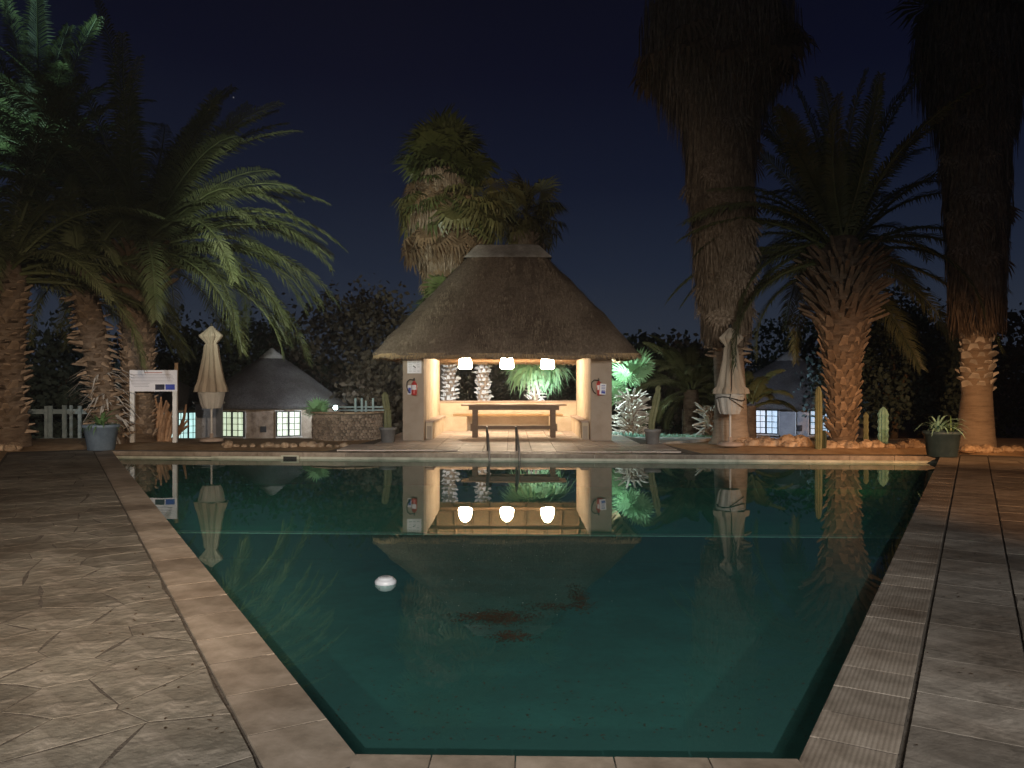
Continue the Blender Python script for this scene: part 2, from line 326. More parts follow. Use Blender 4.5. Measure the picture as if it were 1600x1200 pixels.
# terrain
def gz(x, y):
    def ss(a, b, t): t = max(0, min(1, (t-a)/(b-a))); return t*t*(3-2*t)
    z = -.06-.10*ss(21, 25, y)-1.22*ss(25.5, 32, y)
    return z
xs = [-700, -300, -120, -60]+[-40+i*.8 for i in range(101)]+[60, 120, 300, 700]
ys = [-40, -15, -6]+[-2+i*.6 for i in range(82)]+[55, 70, 110, 200, 400, 900]
hole = grow(poly, .75)
rt = random.Random(3); vs = []; fs = []
for y in ys:
    for x in xs:
        z = gz(x, y)+rt.uniform(-.015, .015)
        if abs(x) < 41 and y < 21 and y > -3:
            z -= .0 if not inside(x, y, hole) else 3.2
            if inside(x, y, grow(poly, 2.2)): z = min(z, -.13)
        vs.append((x, y, z))
nx = len(xs)
for j in range(len(ys)-1):
    for i in range(nx-1): a = j*nx+i; fs.append((a, a+1, a+nx+1, a+nx))
g = MB(); g.add(vs, fs); struct(g.build('ground', M['sand'], smooth=True))

# basin, waterline band, shelf, water
b_ = MB(); pl = inner
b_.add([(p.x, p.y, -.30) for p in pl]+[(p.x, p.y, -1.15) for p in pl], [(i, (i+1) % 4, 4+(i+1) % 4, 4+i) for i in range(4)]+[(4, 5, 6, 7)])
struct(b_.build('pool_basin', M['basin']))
b_ = MB(); b_.add([(p.x, p.y, -.02) for p in pl]+[(p.x, p.y, -.30) for p in pl], [(i, (i+1) % 4, 4+(i+1) % 4, 4+i) for i in range(4)])
band = struct(b_.build('pool_wall', M['band']))
zs = -.75; dL = (CAMH-zs)*F/233.5; dR = (CAMH-zs)*F/242
sl = Vector(((285-CX)*dL/F, dL)); sr = Vector(((1403-CX)*dR/F, dR))
a1 = isect(sl, sr, inner[3], inner[0]); a2 = isect(sl, sr, inner[1], inner[2])
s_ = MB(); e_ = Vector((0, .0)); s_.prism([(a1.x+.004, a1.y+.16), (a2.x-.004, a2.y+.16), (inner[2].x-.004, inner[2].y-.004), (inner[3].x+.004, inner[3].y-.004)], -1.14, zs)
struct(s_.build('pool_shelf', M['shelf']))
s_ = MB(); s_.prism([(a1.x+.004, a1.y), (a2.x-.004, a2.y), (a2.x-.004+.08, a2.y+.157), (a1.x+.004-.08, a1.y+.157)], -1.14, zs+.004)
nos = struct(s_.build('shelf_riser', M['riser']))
s_ = MB(); s_.prism([(a1.x+.01, a1.y-.012), (a2.x-.01, a2.y-.012), (a2.x+.06, a2.y+.155), (a1.x-.06, a1.y+.155)], zs+.008, zs+.022)
struct(s_.build('shelf_nosing', M['nosing']))
w_ = MB(); w_.add([(p.x, p.y, WZ) for p in inner], [(0, 1, 2, 3)]); struct(w_.build('pool_water', M['water']))

# joint bed under all paving
LB = 2.05
tL = (PL1-PL0).normalized(); nL = Vector((-tL.y, tL.x))      # outward on the left
tR = (PR1-PR0).normalized(); nR = Vector((tR.y, -tR.x))      # outward on the right
bed = MB()
def q2(a): return (a.x, a.y)
oL0 = PL0+nL*.34; oR0 = PR0+nR*.34
bed.prism([q2(PL0+nL*.394-tL*4), q2(PL0+nL*2.15-tL*4), q2(PL1+nL*2.15+tL*.9), q2(PL1+nL*.394+tL*.9)], -.12, -.0012); bed.prism([q2(PL0+nL*.045-tL*.1), q2(PL0+nL*.365-tL*4), q2(PL1+nL*.365+tL*.9), q2(PL1+nL*.045+tL*.9)], -.12, -.0012)
bed.prism([q2(PL0+nL*.05-tL*3.9), q2(PL0+nL*2.14-tL*3.9), q2(PL1+nL*2.14+tL*.88), q2(PL1+nL*.05+tL*.88)], -.119, -.014)
bed.build('bed_left', M['bed']); struct(bpy.data.objects['bed_left']).name = 'deck_left'
bed = MB()
for u0, u1 in ((.045, .371), (.396, .905), (.917, 6.2)): bed.prism([q2(PR0+nR*u0-tR*(4 if u0 > .1 else .1)), q2(PR1+nR*u0+tR*.9), q2(PR1+nR*u1+tR*.9), q2(PR0+nR*u1-tR*4)], -.121, -.002)
bed.prism([q2(PR0+nR*.05-tR*.09), q2(PR1+nR*.05+tR*.88), q2(PR1+nR*6.19+tR*.88), q2(PR0+nR*6.19-tR*3.9)], -.1195, -.0145)
deckR = struct(bed.build('deck_right', M['bed'])); deckL = bpy.data.objects['deck_left']
bed = MB(); bed.prism([(PL0.x-.05, PL0.y-.045), (PL0.x-2, 1.0), (PR0.x+2, 1.0), (PR0.x+.05, PR0.y-.045)], -.118, -.005)
deckN = struct(bed.build('deck_near', M['bed']))
fw0, fw1 = PR1+tR*.045+(PL1-PR1).normalized()*-.5, PL1+(PR1-PL1).normalized()*-.5
bed = MB(); bed.prism([(PR1.x+.6, PR1.y+.0), (PR1.x+.6, PR1.y+.44), (PL1.x-.6, PL1.y+.50), (PL1.x-.6, PL1.y+.07)], -.117, -.007)
deckF = struct(bed.build('deck_far', M['bed']))

rnd = random.Random(11)
def slab(name, pts, parent, m, thick=.035, zj=.0, cham=.002, z1=0.0):
    """pts: outline of one stone, world xy; a chamfered plate with its own origin"""
    c = sum(pts, Vector((0, 0)))/len(pts); n = len(pts); vs = []; fs = []
    tilt = (rnd.uniform(-zj, zj), rnd.uniform(-zj, zj)); dz = rnd.uniform(-zj, zj)*.6
    for k, (sh, z) in enumerate(((0, z1-thick), (0, z1-cham), (cham, z1))):
        for p in pts:
            q = p-c; l = q.length; q = q*(max(l-sh*1.3, .001)/max(l, .001))
            vs.append((q.x, q.y, z+dz+tilt[0]*q.x+tilt[1]*q.y))
    for k in range(2):
        for i in range(n): fs.append((k*n+i, k*n+(i+1) % n, (k+1)*n+(i+1) % n, (k+1)*n+i))
    fs.append(tuple(2*n+i for i in range(n)))
    b = MB(); b.add(vs, fs); return b.build(name, m, parent, loc=(c.x, c.y, 0))
def row(o, t, n, u0, u1, v0, v1, ln, parent, m, name='paving_stone', gap=.003, jit=.0, thick=.035, zj=.001, z1=0.0):
    v = v0
    while v < v1-.1:
        l = min(ln*rnd.uniform(1-jit, 1+jit), v1-v)
        if v1-v-l < ln*.4: l = v1-v
        pts = [o+n*u0+t*(v+gap), o+n*(u1-gap)+t*(v+gap), o+n*(u1-gap)+t*(v+l-gap), o+n*u0+t*(v+l-gap)]
        slab(name, pts, parent, m, thick, zj, z1=z1); v += l
lenL = (PL1-PL0).length; lenR = (PR1-PR0).length
# coping
def rotslab_row():
    pass
row(PL0, tL, nL, 0, .37, -.10, lenL-.02, .52, deckL, M['coping'], 'coping_stone', jit=.12, thick=.05)
# ribbed slabs on the right keep their local X across the edge so that the ribs run lengthwise
v = -.1
while v < lenR-.05:
    l = min(.36*rnd.uniform(.9, 1.1), lenR-.02-v)
    me = MB(); hw, hl = .182, l/2-.002
    pr = [(hw, -.05), (hw, -.003), (hw-.003, 0)]
    vs = []
    for (a, z) in pr:
        d = hw-a
        vs += [(-a, -hl+d, z), (a, -hl+d, z), (a, hl-d, z), (-a, hl-d, z)]
    fs = [(k*4+i, k*4+(i+1) % 4, k*4+4+(i+1) % 4, k*4+4+i) for k in range(2) for i in range(4)]+[(8, 9, 10, 11)]
    me.add(vs, fs); c = PR0+nR*.185+tR*(v+l/2)
    o = me.build('coping_stone', M['ribbed'], deckR, loc=(c.x, c.y, rnd.uniform(-.002, .002)))
    o.rotation_euler = (0, 0, math.atan2(nR.y, nR.x)); v += l
# near and far coping
tN = (PR0-PL0).normalized(); nN = Vector((tN.y, -tN.x))
row(PL0, tN, nN, 0.0, .37, .0, (PR0-PL0).length, .34, deckN, M['coping'], 'coping_stone', jit=.25, thick=.05)
row(PL0, tN, nN, .385, .9, -.9, 2.8, .6, deckN, M['slab'], jit=.1)
tF = (PR1-PL1).normalized(); nF = Vector((-tF.y, tF.x))
row(PL1, tF, nF, 0.0, .36, -.25, (PR1-PL1).length+.25, .95, deckF, M['coping'], 'coping_stone', gap=.004, jit=.15, thick=.10)
# crazy paving and flags
def clip(pl, m_, n_):                                # keep the side of the bisector nearer the site
    o = []
    for i in range(len(pl)):
        a, b = pl[i], pl[(i+1) % len(pl)]; da = (a-m_).dot(n_); db = (b-m_).dot(n_)
        if da <= 0: o.append(a)
        if (da < 0 < db) or (db < 0 < da): o.append(a+(b-a)*(da/(da-db)))
    return o
def crazy(o, t, n, u0, u1, v0, v1, cell, parent, m, gap=.004, stretch=1.0, name='paving_stone', zj=.0010):
    sites = []; nu = max(1, round((u1-u0)/cell)); nv = round((v1-v0)/(cell*stretch))
    for j in range(nv):
        for i in range(nu):
            sites.append(Vector((u0+(i+.5+rnd.uniform(-.38, .38))*(u1-u0)/nu, v0+(j+.5+rnd.uniform(-.38, .38))*(v1-v0)/nv)))
    for s in sites:
        pg = [Vector((u0, v0)), Vector((u1, v0)), Vector((u1, v1)), Vector((u0, v1))]
        for q in sites:
            if q is s or (q-s).length > cell*3.2*stretch: continue
            d = (q-s); n_ = d.normalized(); pg = clip(pg, (s+q)/2-n_*gap, n_)
            if len(pg) < 3: break
        if len(pg) < 3: continue
        # drop near-duplicate corners, add a wobble
        pp = [p for i, p in enumerate(pg) if (p-pg[i-1]).length > .03]
        if len(pp) < 3: continue
        fin = []
        for i, p in enumerate(pp):
            q = pp[(i+1) % len(pp)]; fin.append(p)
            if (q-p).length > .3: mid = (p+q)/2; fin.append(mid+(s-mid).normalized()*rnd.uniform(0, .02))
        w = [o+n*p.x+t*p.y for p in fin]
        if (w[1]-w[0]).x*(w[2]-w[1]).y-(w[1]-w[0]).y*(w[2]-w[1]).x < 0: w.reverse()
        slab(name, w, parent, m, .04, zj, cham=.001, z1=.0008)
crazy(PL0, tL, nL, .390, 2.1, -2.6, lenL+.5, .41, deckL, M['crazy'], stretch=1.15)
row(PR0, tR, nR, .392, .902, -1.2, lenR+.4, .62, deckR, M['slab'], jit=.25, gap=.003, zj=.001)
crazy(PR0, tR, nR, .916, 6.0, -1.2, lenR+.4, .66, deckR, M['slab'], gap=.005, stretch=1.1)

# lawn edge at far left, plus dark litter on the left corner of the rim
def blades(name, pts_fn, n, h, w, m, seed, lean=.5):
    r = random.Random(seed); b = MB()
    for _ in range(n):
        p = pts_fn(r); a = r.uniform(0, 6.28); hh = h*r.uniform(.5, 1.2); d = Vector((math.cos(a), math.sin(a), 0))
        side = Vector((-d.y, d.x, 0)); p = Vector(p)
        b.strip([p, p+Vector((0, 0, hh*.6))+d*hh*lean*.3, p+Vector((0, 0, hh))+d*hh*lean], [w, w*.8, w*.1], side)
    return stuff(b.build(name, m))
def lawn(r):
    v = r.uniform(2, lenL-2); u = 2.15+abs(r.gauss(0, .9)); q = PL0+nL*u+tL*v; return (q.x, q.y, -.10)
stuff(blades('lawn_grass', lawn, 9000, .10, .012, M['grass'], 5), 'strip of green lawn along the outer edge of the left deck', 'grass')

# skimmer in the far wall
sk = P(469, 711, 18.62); k_ = (469-175)/1290; edge = PL1+(PR1-PL1)*k_
sk = thing('skimmer', 'small framed skimmer opening set in the far pool wall', 'skimmer', (edge.x, edge.y-.012, -.15), math.atan2(tF.y, tF.x))
b = MB()
b.box((-.19, 0, 0), (.05, .05, .16)); b.box((.19, 0, 0), (.05, .05, .16)); b.box((0, 0, .07), (.33, .05, .03)); b.box((0, 0, -.07), (.33, .05, .03)); b.build('frame', M['band'], sk)
b = MB(); b.box((0, .01, 0), (.33, .01, .11)); b.build('flap', M['rubber'], sk)

# ------------------------------------------------------------------ pavilion
PX = -.135
pav = thing('thatched_pavilion', 'open brick pavilion with steep thatched roof and lit seating inside, beyond the pool', 'pavilion', (PX, 22.3, 0))
def pl_(x, y, z): return (x-PX, y-22.3, z)
for sx in (-1, 1):
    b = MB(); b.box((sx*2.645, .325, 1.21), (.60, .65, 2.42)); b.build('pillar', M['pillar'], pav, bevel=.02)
    b = MB(); b.box((sx*2.495, 2.775, 1.20), (.30, 4.25, 2.40)); b.build('side_wall', M['plaster'], pav)
    b = MB(); b.box((sx*2.75, 5.15, 1.19), (.32, .44, 2.38)); b.build('rear_pillar', M['plaster'], pav)
b = MB(); b.box((0, 5.05, .49), (4.68, .28, .98)); b.build('back_wall', M['plaster'], pav)
b = MB(); b.box((0, 5.05, 1.0), (4.76, .36, .045)); b.build('ledge', M['concrete'], pav, bevel=.01)
# floor
def rim(x): return 18.86-1.33*(x+9.52)/18.99+.385
b = MB(); b.prism([(-4.4, rim(-4.4+PX)-22.3), (4.6, rim(4.6+PX)-22.3), (4.2, -.9), (3.3, 5.6), (-3.3, 5.6), (-4.0, -.9)], -.10, -.020); fl = b.build('floor', M['mortar'], pav)
tm = None
for j in range(21):
    for i in range(14):
        x = -3.80+i*.587; y = -3.87+j*.45
        if tm is None:
            t0 = MB(); t0.box((0, 0, 0), (.575, .438, .03)); tm = t0.mesh('tile', M['tile'])
        if y+22.3-.23 < rim(x+PX) or (abs(x) > 3.25 and y > -1.2): continue
        link('floor_tile', tm, fl, (x, y, -.002+rnd.uniform(-.003, .003)))
# paving between pavilion and coping reaching wider
# wall plates
b = MB()
b.tube([(-3.1, .32, 2.44), (3.1, .32, 2.44)], .06); b.build('wall_plate', M['pole'], pav, True)
b = MB(); b.tube([(-3.1, 5.05, 2.40), (3.1, 5.05, 2.40)], .065); b.build('wall_plate', M['pole'], pav, True)
for sx in (-1, 1):
    b = MB(); b.tube([(sx*2.62, -.3, 2.46), (sx*2.62, 5.5, 2.46)], .055); b.build('wall_plate', M['pole'], pav, True)
b = MB(); b.tube([(-2.6, 2.75, 2.62), (2.6, 2.75, 2.62)], .06); b.build('tie_beam', M['pole'], pav, True)
# roof: outer and inner skin, hipped with a short ridge, rounded corners
rx, ry0, ry1 = 3.70, -.75, 5.95; yc = (ry0+ry1)/2; hy = (ry1-ry0)/2; RX = .95; ze = 2.42; zr = 5.86
def roof_ring(k, inset=0, lift=0, n=22):
    """ring at height fraction k: a rounded rectangle shrinking to the ridge"""
    ax = RX+(rx-RX)*(1-k)-inset; ay = .10+(hy-.10)*(1-k)-inset; rc = (.07+.5*k)*min(ax, ay); pts = []
    bulge = 0
    for q in range(4):
        sx, sy = ((1, -1), (1, 1), (-1, 1), (-1, -1))[q]; cx_, cy_ = sx*(ax-rc), sy*(ay-rc)
        a0 = (-90, 0, 90, 180)[q]
        for i in range(7):
            a = R(a0+90*i/6); pts.append((cx_+rc*math.cos(a), cy_+rc*math.sin(a)))
    # subdivide straight runs
    o = []
    for i, p in enumerate(pts):
        q = pts[(i+1) % len(pts)]; o.append(p); L = math.hypot(q[0]-p[0], q[1]-p[1])
        m_ = n if i % 7 == 6 else 1
        for j in range(1, m_): o.append((p[0]+(q[0]-p[0])*j/m_, p[1]+(q[1]-p[1])*j/m_))
    return o
rr = random.Random(8); vs = []; fs = []; ks = [0, 0, .03, .07, .14, .22, .32, .42, .53, .64, .76, .88, .96, 1.0]
zz = [ze-.12, ze-.02]+[None]*12
nring = None
for i, k in enumerate(ks):
    ring = roof_ring(k if i else 0, inset=.10 if i == 0 else 0); nring = len(ring)
    z = zz[i] if zz[i] is not None else ze-.02+(zr-ze)*(k+.035*math.sin(math.pi*k))
    for p in ring:
        j = rr.gauss(0, .012)+.03*math.sin(p[0]*2.1+z*1.7)*math.sin(p[1]*1.9+z); vs.append((p[0]*(1+j*.3), yc+p[1]*(1+j*.3), z+rr.gauss(0, .018)+.02*math.sin(p[0]*3.3)))
for i in range(len(ks)-1):
    for k in range(nring): a = i*nring+k; b2 = i*nring+(k+1) % nring; fs.append((a, b2, b2+nring, a+nring))
b = MB(); b.add(vs, fs); rf = b.build('roof', M['thatch'], pav, True)
# underside skin
vs = []; fs = []
for i, (k, z) in enumerate(((0, ze-.115), (.5, ze-.34+(zr-ze)*.5), (.93, ze-.34+(zr-ze)*.93))):
    for p in roof_ring(k, inset=.10): vs.append((p[0], yc+p[1], z))
for i in range(2):
    for k in range(nring): a = i*nring+k; b2 = i*nring+(k+1) % nring; fs.append((a, a+nring, b2+nring, b2))
b = MB(); b.add(vs, fs); b.build('ceiling_thatch', M['straw'], rf)
# straw ends round the eave
b = MB(); ring = roof_ring(0, inset=.03)
for i in range(len(ring)):
    p, q = Vector(ring[i]), Vector(ring[(i+1) % len(ring)]); L = (q-p).length; nn = max(3, int(L/.022))
    for j in range(nn):
        c = p+(q-p)*(j+rr.random())/nn; ou = Vector((c.x, c.y)).normalized(); dn = rr.uniform(.09, .19)
        a = Vector((c.x, yc+c.y, ze+.02)); e = a+Vector((ou.x*.05, ou.y*.05, -dn))
        b.strip([a, e], [.03, .012], Vector(((q-p).x, (q-p).y, 0)).normalized())
stuff(b.build('thatch_fringe', M['straw'], rf))
# loose straws over the slopes
b = MB()
for _ in range(8000):
    k = rr.random()**1.2*.93; i = rr.randrange(nring); r0 = roof_ring(k) if False else None
    ax = RX+(rx-RX)*(1-k); ay = .10+(hy-.10)*(1-k)
    s = rr.choice((0, 0, 1, 2)); u = rr.uniform(-.86, .86)
    if s == 0: x, y, dx, dy = u*ax, -ay, 0, -1
    elif s == 1: x, y, dx, dy = ax, u*ay, 1, 0
    else: x, y, dx, dy = -ax, u*ay, -1, 0
    z = ze-.02+(zr-ze)*(k+.035*math.sin(math.pi*k))+.012
    run = (rx-RX) if dx else (hy-.10)
    d = Vector((dx*run, dy*run, -(zr-ze))).normalized(); l = rr.uniform(.08, .22)
    p = Vector((x, yc+y, z)); side = Vector((-d.y if dx else 1, 1 if dx else 0, 0)).normalized()
    d2 = (d+Vector((rr.uniform(-.15, .15), rr.uniform(-.15, .15), .06))).normalized()
    b.strip([p, p+d2*l], [.012, .008], side)
stuff(b.build('loose_straw', M['straw2'], rf))
# cement ridge cap: saddle
vs = []
for k, (ax, ay, z) in enumerate(((1.36, .50, zr-.36), (1.30, .46, zr-.28), (.98, .14, zr+.08), (.92, .05, zr+.12))):
    for (sx, sy) in ((-1, -1), (-.3, -1.03), (.3, -1.03), (1, -1), (1, 1), (.3, 1.03), (-.3, 1.03), (-1, 1)):
        vs.append((sx*ax+rr.uniform(-.02, .02), yc+sy*ay, z+rr.uniform(-.015, .015)))
fs = [(k*8+i, k*8+(i+1) % 8, k*8+8+(i+1) % 8, k*8+8+i) for k in range(3) for i in range(8)]+[tuple(range(24, 32))]
b = MB(); b.add(vs, fs); b.build('ridge_cap', M['cement'], rf, bevel=.03)
# rafters under the thatch
for i in range(11):
    x = -3.2+i*.64; k = max(.25, min(1, 1-(abs(x)-1.0)/2.6))
    for sy, y0 in ((1, ry0+.25), (-1, ry1-.25)):
        ye = y0+sy*(hy-.35)*k*.92; b = MB()
        b.tube([(x, y0, ze-.10), (x*(1-.2*k), ye, ze-.24+(zr-ze)*k*.86)], .045, 7); b.build('rafter', M['pole'], pav, True)
for sx in (-1, 1):
    for sy, y0 in ((1, ry0), (-1, ry1)):
        b = MB(); b.tube([(sx*(rx-.28), y0+sy*.26, ze-.11), (sx*RX, yc-sy*.1, zr-.55)], .06, 8); b.build('hip_rafter', M['pole'], pav, True)
    for j in range(7):
        y = ry0+.7+j*.88; k = .8*(1-abs(y-yc)/hy); b = MB()
        b.tube([(sx*(rx-.22), y, ze-.10), (sx*(rx-.22-(rx-RX)*k), y, ze-.24+(zr-ze)*k)], .045, 7); b.build('rafter', M['pole'], pav, True)
for j in range(5):
    b = MB(); z = ze+.02+j*.42; k = (z-ze+.2)/(zr-ze); y = ry0+.2+(hy-.1)*k
    b.tube([(-rx*(1-k)*.9-.2, y, z), (rx*(1-k)*.9+.2, y, z)], .018, 6); b.build('batten', M['pole'], pav, True)
# benches
for sx in (-1, 1):
    xi = sx*2.345
    b = MB(); b.box((xi-sx*.10, 2.45, .245), (.20, 3.9, .49)); bn = b.build('side_bench', M['plaster'], pav, bevel=.015)
    b = MB(); b.box((xi-sx*.115, 2.42, .525), (.27, 3.98, .06)); b.build('bench_top', M['concrete'], bn, bevel=.015)
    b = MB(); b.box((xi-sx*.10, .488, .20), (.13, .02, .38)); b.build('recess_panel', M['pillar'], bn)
    b = MB(); b.box((sx*1.83, 4.62, .255), (.90, .58, .51)); b.build('bench_block', M['plaster'], pav, bevel=.02)
b = MB(); b.box((0, 4.58, .555), (3.70, .50, .07)); b.build('bench_seat', M['plank'], pav, bevel=.01)
# notice and fittings belong on the pillar but can be lifted off
def mini(x, y, D): return P(x, y, D)
nb = thing('notice_board', 'white printed notice with grey text fixed high on the left pavilion pillar', 'notice', (P(647.5, 572, 22.29).x, 22.288, P(647, 572, 22.29).z))
b = MB(); b.box((0, 0, 0), (.40, .012, .41)); b.build('board', M['paper'], nb)
for i in range(6):
    for j in range(3):
        if rnd.random() < .25: continue
        b = MB(); b.box((-.11+j*.11+rnd.uniform(-.01, .01), -.0075, .15-i*.058), (rnd.uniform(.05, .10), .002, .014)); b.build('text_line', M['ink'], nb)
b = MB(); b.box((0, -.008, -.02), (.09, .002, .03), (0, R(35), 0)); b.build('emblem', M['darkphoto'], nb)
def extinguisher(name, label, x, flip):
    e = thing(name, label, 'fire extinguisher', (x, 22.16, 1.28)); s = -1 if flip else 1
    b = MB(); b.lathe([(.02, 0), (.078, .01), (.082, .05), (.082, .30), (.06, .355), (.028, .38), (.028, .41)], 20); b.build('cylinder', M['red'], e, True)
    b = MB(); b.box((0, 0, .43), (.045, .045, .05)); b.box((0, -.05, .47), (.022, .15, .015), (R(12), 0, 0)); b.box((0, -.045, .44), (.022, .12, .012), (R(-8), 0, 0)); b.build('valve', M['rubber'], e)
    b = MB(); b.tube([(s*.02, 0, .43), (s*.12, 0, .45), (s*.20, 0, .38), (s*.21, 0, .25), (s*.17, 0, .12), (s*.11, 0, .06)], .013, 7); b.build('hose', M['rubber'], e, True)
    b = MB(); a = [(.0835*math.sin(t), -.0835*math.cos(t)) for t in [R(-50+i*12.5) for i in range(9)]]
    b.add([(p[0], p[1], .16) for p in a]+[(p[0], p[1], .29) for p in a], [(i, i+1, i+10, i+9) for i in range(8)]); b.build('label_wrap', M['paper'], e)
    b = MB(); b.box((0, .105, .25), (.10, .05, .03)); b.build('bracket', M['metal'], e); return e
extinguisher('fire_extinguisher', 'red fire extinguisher hanging on the left pavilion pillar under the notice', P(647.5, 600, 22.2).x, True)
e = extinguisher('fire_extinguisher', 'red fire extinguisher with looped hose hanging on the right pavilion pillar', P(937.5, 600, 22.2).x, True); e.rotation_euler = (0, R(-6), 0)
sg = thing('safety_sign', 'small blue and white safety sign beside the extinguisher on the left pillar', 'sign', (P(640, 606, 22.29).x, 22.29, P(640, 609, 22.29).z))
b = MB(); b.box((0, 0, 0), (.11, .008, .26)); b.build('plate', M['paper'], sg); b = MB(); b.box((0, -.006, -.02), (.07, .003, .16)); b.build('pictogram', M['blue'], sg)
sg = thing('safety_sign', 'white and blue instruction sign over the extinguisher on the right pillar', 'sign', (P(942, 608, 22.05).x, 22.05, P(942, 608, 22.05).z), 0)
b = MB(); b.box((0, 0, 0), (.17, .008, .30), (0, R(5), 0)); b.build('plate', M['paper'], sg)
for i in range(4): b = MB(); b.box((.01, -.006, .10-i*.045), (.10, .003, .016)); b.build('text_line', M['blue'], sg)
b = MB(); b.box((.01, -.0065, -.09), (.11, .003, .07), (0, R(5), 0)); b.build('pictogram', M['blue'], sg)
b = MB(); b.box((-.09, 0.004, 0), (.02, .012, .30), (0, R(5), 0)); b.build('red_edge', M['red'], sg)
# pendant lamps
for i, (x, lb) in enumerate(((727, 'glowing pendant lamp nearest the left pillar of the pavilion'), (792, 'glowing pendant lamp in the middle above the pavilion table'), (855.5, 'glowing pendant lamp nearest the right pillar of the pavilion'))):
    p = P(x, 576, 25.6); L = thing('pendant_lamp', lb, 'lamp', (p.x, p.y, p.z), group='pendant lamps over the pavilion table')
    b = MB(); b.lathe([(.19, 0), (.225, .04), (.215, .18), (.18, .32), (.11, .42), (.05, .46)], 24, cap=False); b.build('lamp_shade', M['shade'], L, True)
    b = MB(); b.lathe([(.055, .455), (.05, .50), (.02, .54)], 12); b.build('lamp_cap', M['metal'], L, True)
    b = MB(); b.tube([(0, 0, .53), (0, 0, 1.55)], .008, 6); b.build('cord', M['rubber'], L)
# table
tp = P(803, 685, 23.6); tb = thing('picnic_table', 'long dark wooden table with trestle legs inside the pavilion', 'table', (tp.x, 23.75, .0))
for k in range(3): b = MB(); b.box((0, (k-1)*.262, .975), (3.12, .25, .045)); b.build('top_plank', M['woodtop'], tb, bevel=.006)
for sy in (-1, 1): b = MB(); b.box((0, sy*.30, .89), (2.68, .05, .12)); b.build('apron', M['wood'], tb)
for sx in (-1, 1):
    for sy in (-1, 1): b = MB(); b.box((sx*1.16, sy*.25, .475), (.15, .10, .95)); b.build('leg', M['wood'], tb, bevel=.008)
    b = MB(); b.box((sx*1.16, 0, .30), (.10, .62, .10)); b.build('crossbar', M['wood'], tb)
    b = MB(); b.box((sx*1.27, 0, .30), (.06, .08, .22)); b.build('wedge', M['wood'], tb)
b = MB(); b.box((0, 0, .30), (2.48, .07, .10)); b.build('stretcher', M['wood'], tb)
# cool lamp fixed to the pavilion's right outer wall and one on its back wall
fl_ = thing('flood_light', 'small floodlight fixed to the right outer wall of the pavilion', 'lamp', (2.68, 25.2, 2.15))
b = MB(); b.box((0, 0, 0), (.10, .22, .16)); b.build('housing', M['metal'], fl_); 
spot('garden_flood_beam', (2.86, 25.3, 2.1), (4.1, 26.6, .8), 330, (.72, .97, .98), 150, .5, .05)
spot('garden_flood_beam', (2.9, 25.9, 2.1), (4.6, 24.6, .0), 120, (.66, .95, 1.0), 120, .7, .05)
for x, y, aim, wt in ((-2.9, 27.9, (-1.9, 31.5, 1.5), 120), (2.0, 27.9, (.8, 30.5, 1.6), 170)):
    spot('garden_flood_beam', (x, y, .5), aim, wt*5, (.86, .93, 1.0), 100, .7, .05)

# ladder rails
for x0, x1, lb in ((782, 786, 'left handrail hoop of the pool ladder at the far edge'), (828, 833, 'right handrail hoop of the pool ladder at the far edge')):
    kx = ((x0+x1)/2-175)/1290; ed = PL1+(PR1-PL1)*kx; xx = ed.x
    o = thing('pool_ladder_rail', lb, 'ladder rail', (xx, ed.y, 0), group='handrails of the pool ladder')
    pts = [(-.02, .55, -.02), (-.03, .54, .35), (-.04, .48, .52), (-.04, .36, .59), (-.03, .20, .57), (0, .05, .42), (.03, -.10, .10), (.05, -.16, -.25), (.06, -.16, -.9)]
    b = MB(); b.tube(pts, .024, 10); b.build('rail', M['steel'], o, True)
    b = MB(); b.lathe([(.05, -.002), (.05, .012), (.026, .02)], 16, c=(-.02, .55, 0)); b.build('flange', M['steel'], o)

# ------------------------------------------------------------------ palms
def frond_mesh(name, L, a0, a1, m, n=58, lf=.62, seed=0, w=.052, pw=1.25, v=.28):
    r = random.Random(seed); N = 26; pts = [Vector((0, 0, 0))]; th = []
    for i in range(N):
        s = (i+.5)/N; t = a0+(a1-a0)*s**pw; th.append(t); pts.append(pts[-1]+Vector((math.cos(t), 0, math.sin(t)))*L/N)
    b = MB(); sel = pts[::3]+[pts[-1]]
    b.tube(sel, [.045*(1-i/len(sel))+.006 for i in range(len(sel))], 4, False)
    for i in range(n):
        s = .13+.87*(i+.5)/n; q = s*N; k = min(int(q), N-1); p = pts[k].lerp(pts[k+1], q-k); t = th[k]
        T = Vector((math.cos(t), 0, math.sin(t))); Nn = Vector((-math.sin(t), 0, math.cos(t)))
        pr = max(.12, math.sin(math.pi*min(1, s*.80+.14)))**.7
        for sd in (-1, 1):
            l = lf*pr*r.uniform(.85, 1.12); f = .50+.5*s+r.uniform(-.12, .12)
            d = (T*f+Vector((0, sd, 0))*.85+Nn*(v+r.uniform(-.15, .15))).normalized()
            mid = p+d*l*.5+Vector((0, 0, -.07*l)); tip = p+d*l+Vector((0, 0, -.42*l)); ww = T*w*.5
            b.add([p-ww*.6, p+ww*.6, mid+ww, mid-ww, tip], [(0, 1, 2, 3), (3, 2, 4)])
    return b.mesh(name, m)
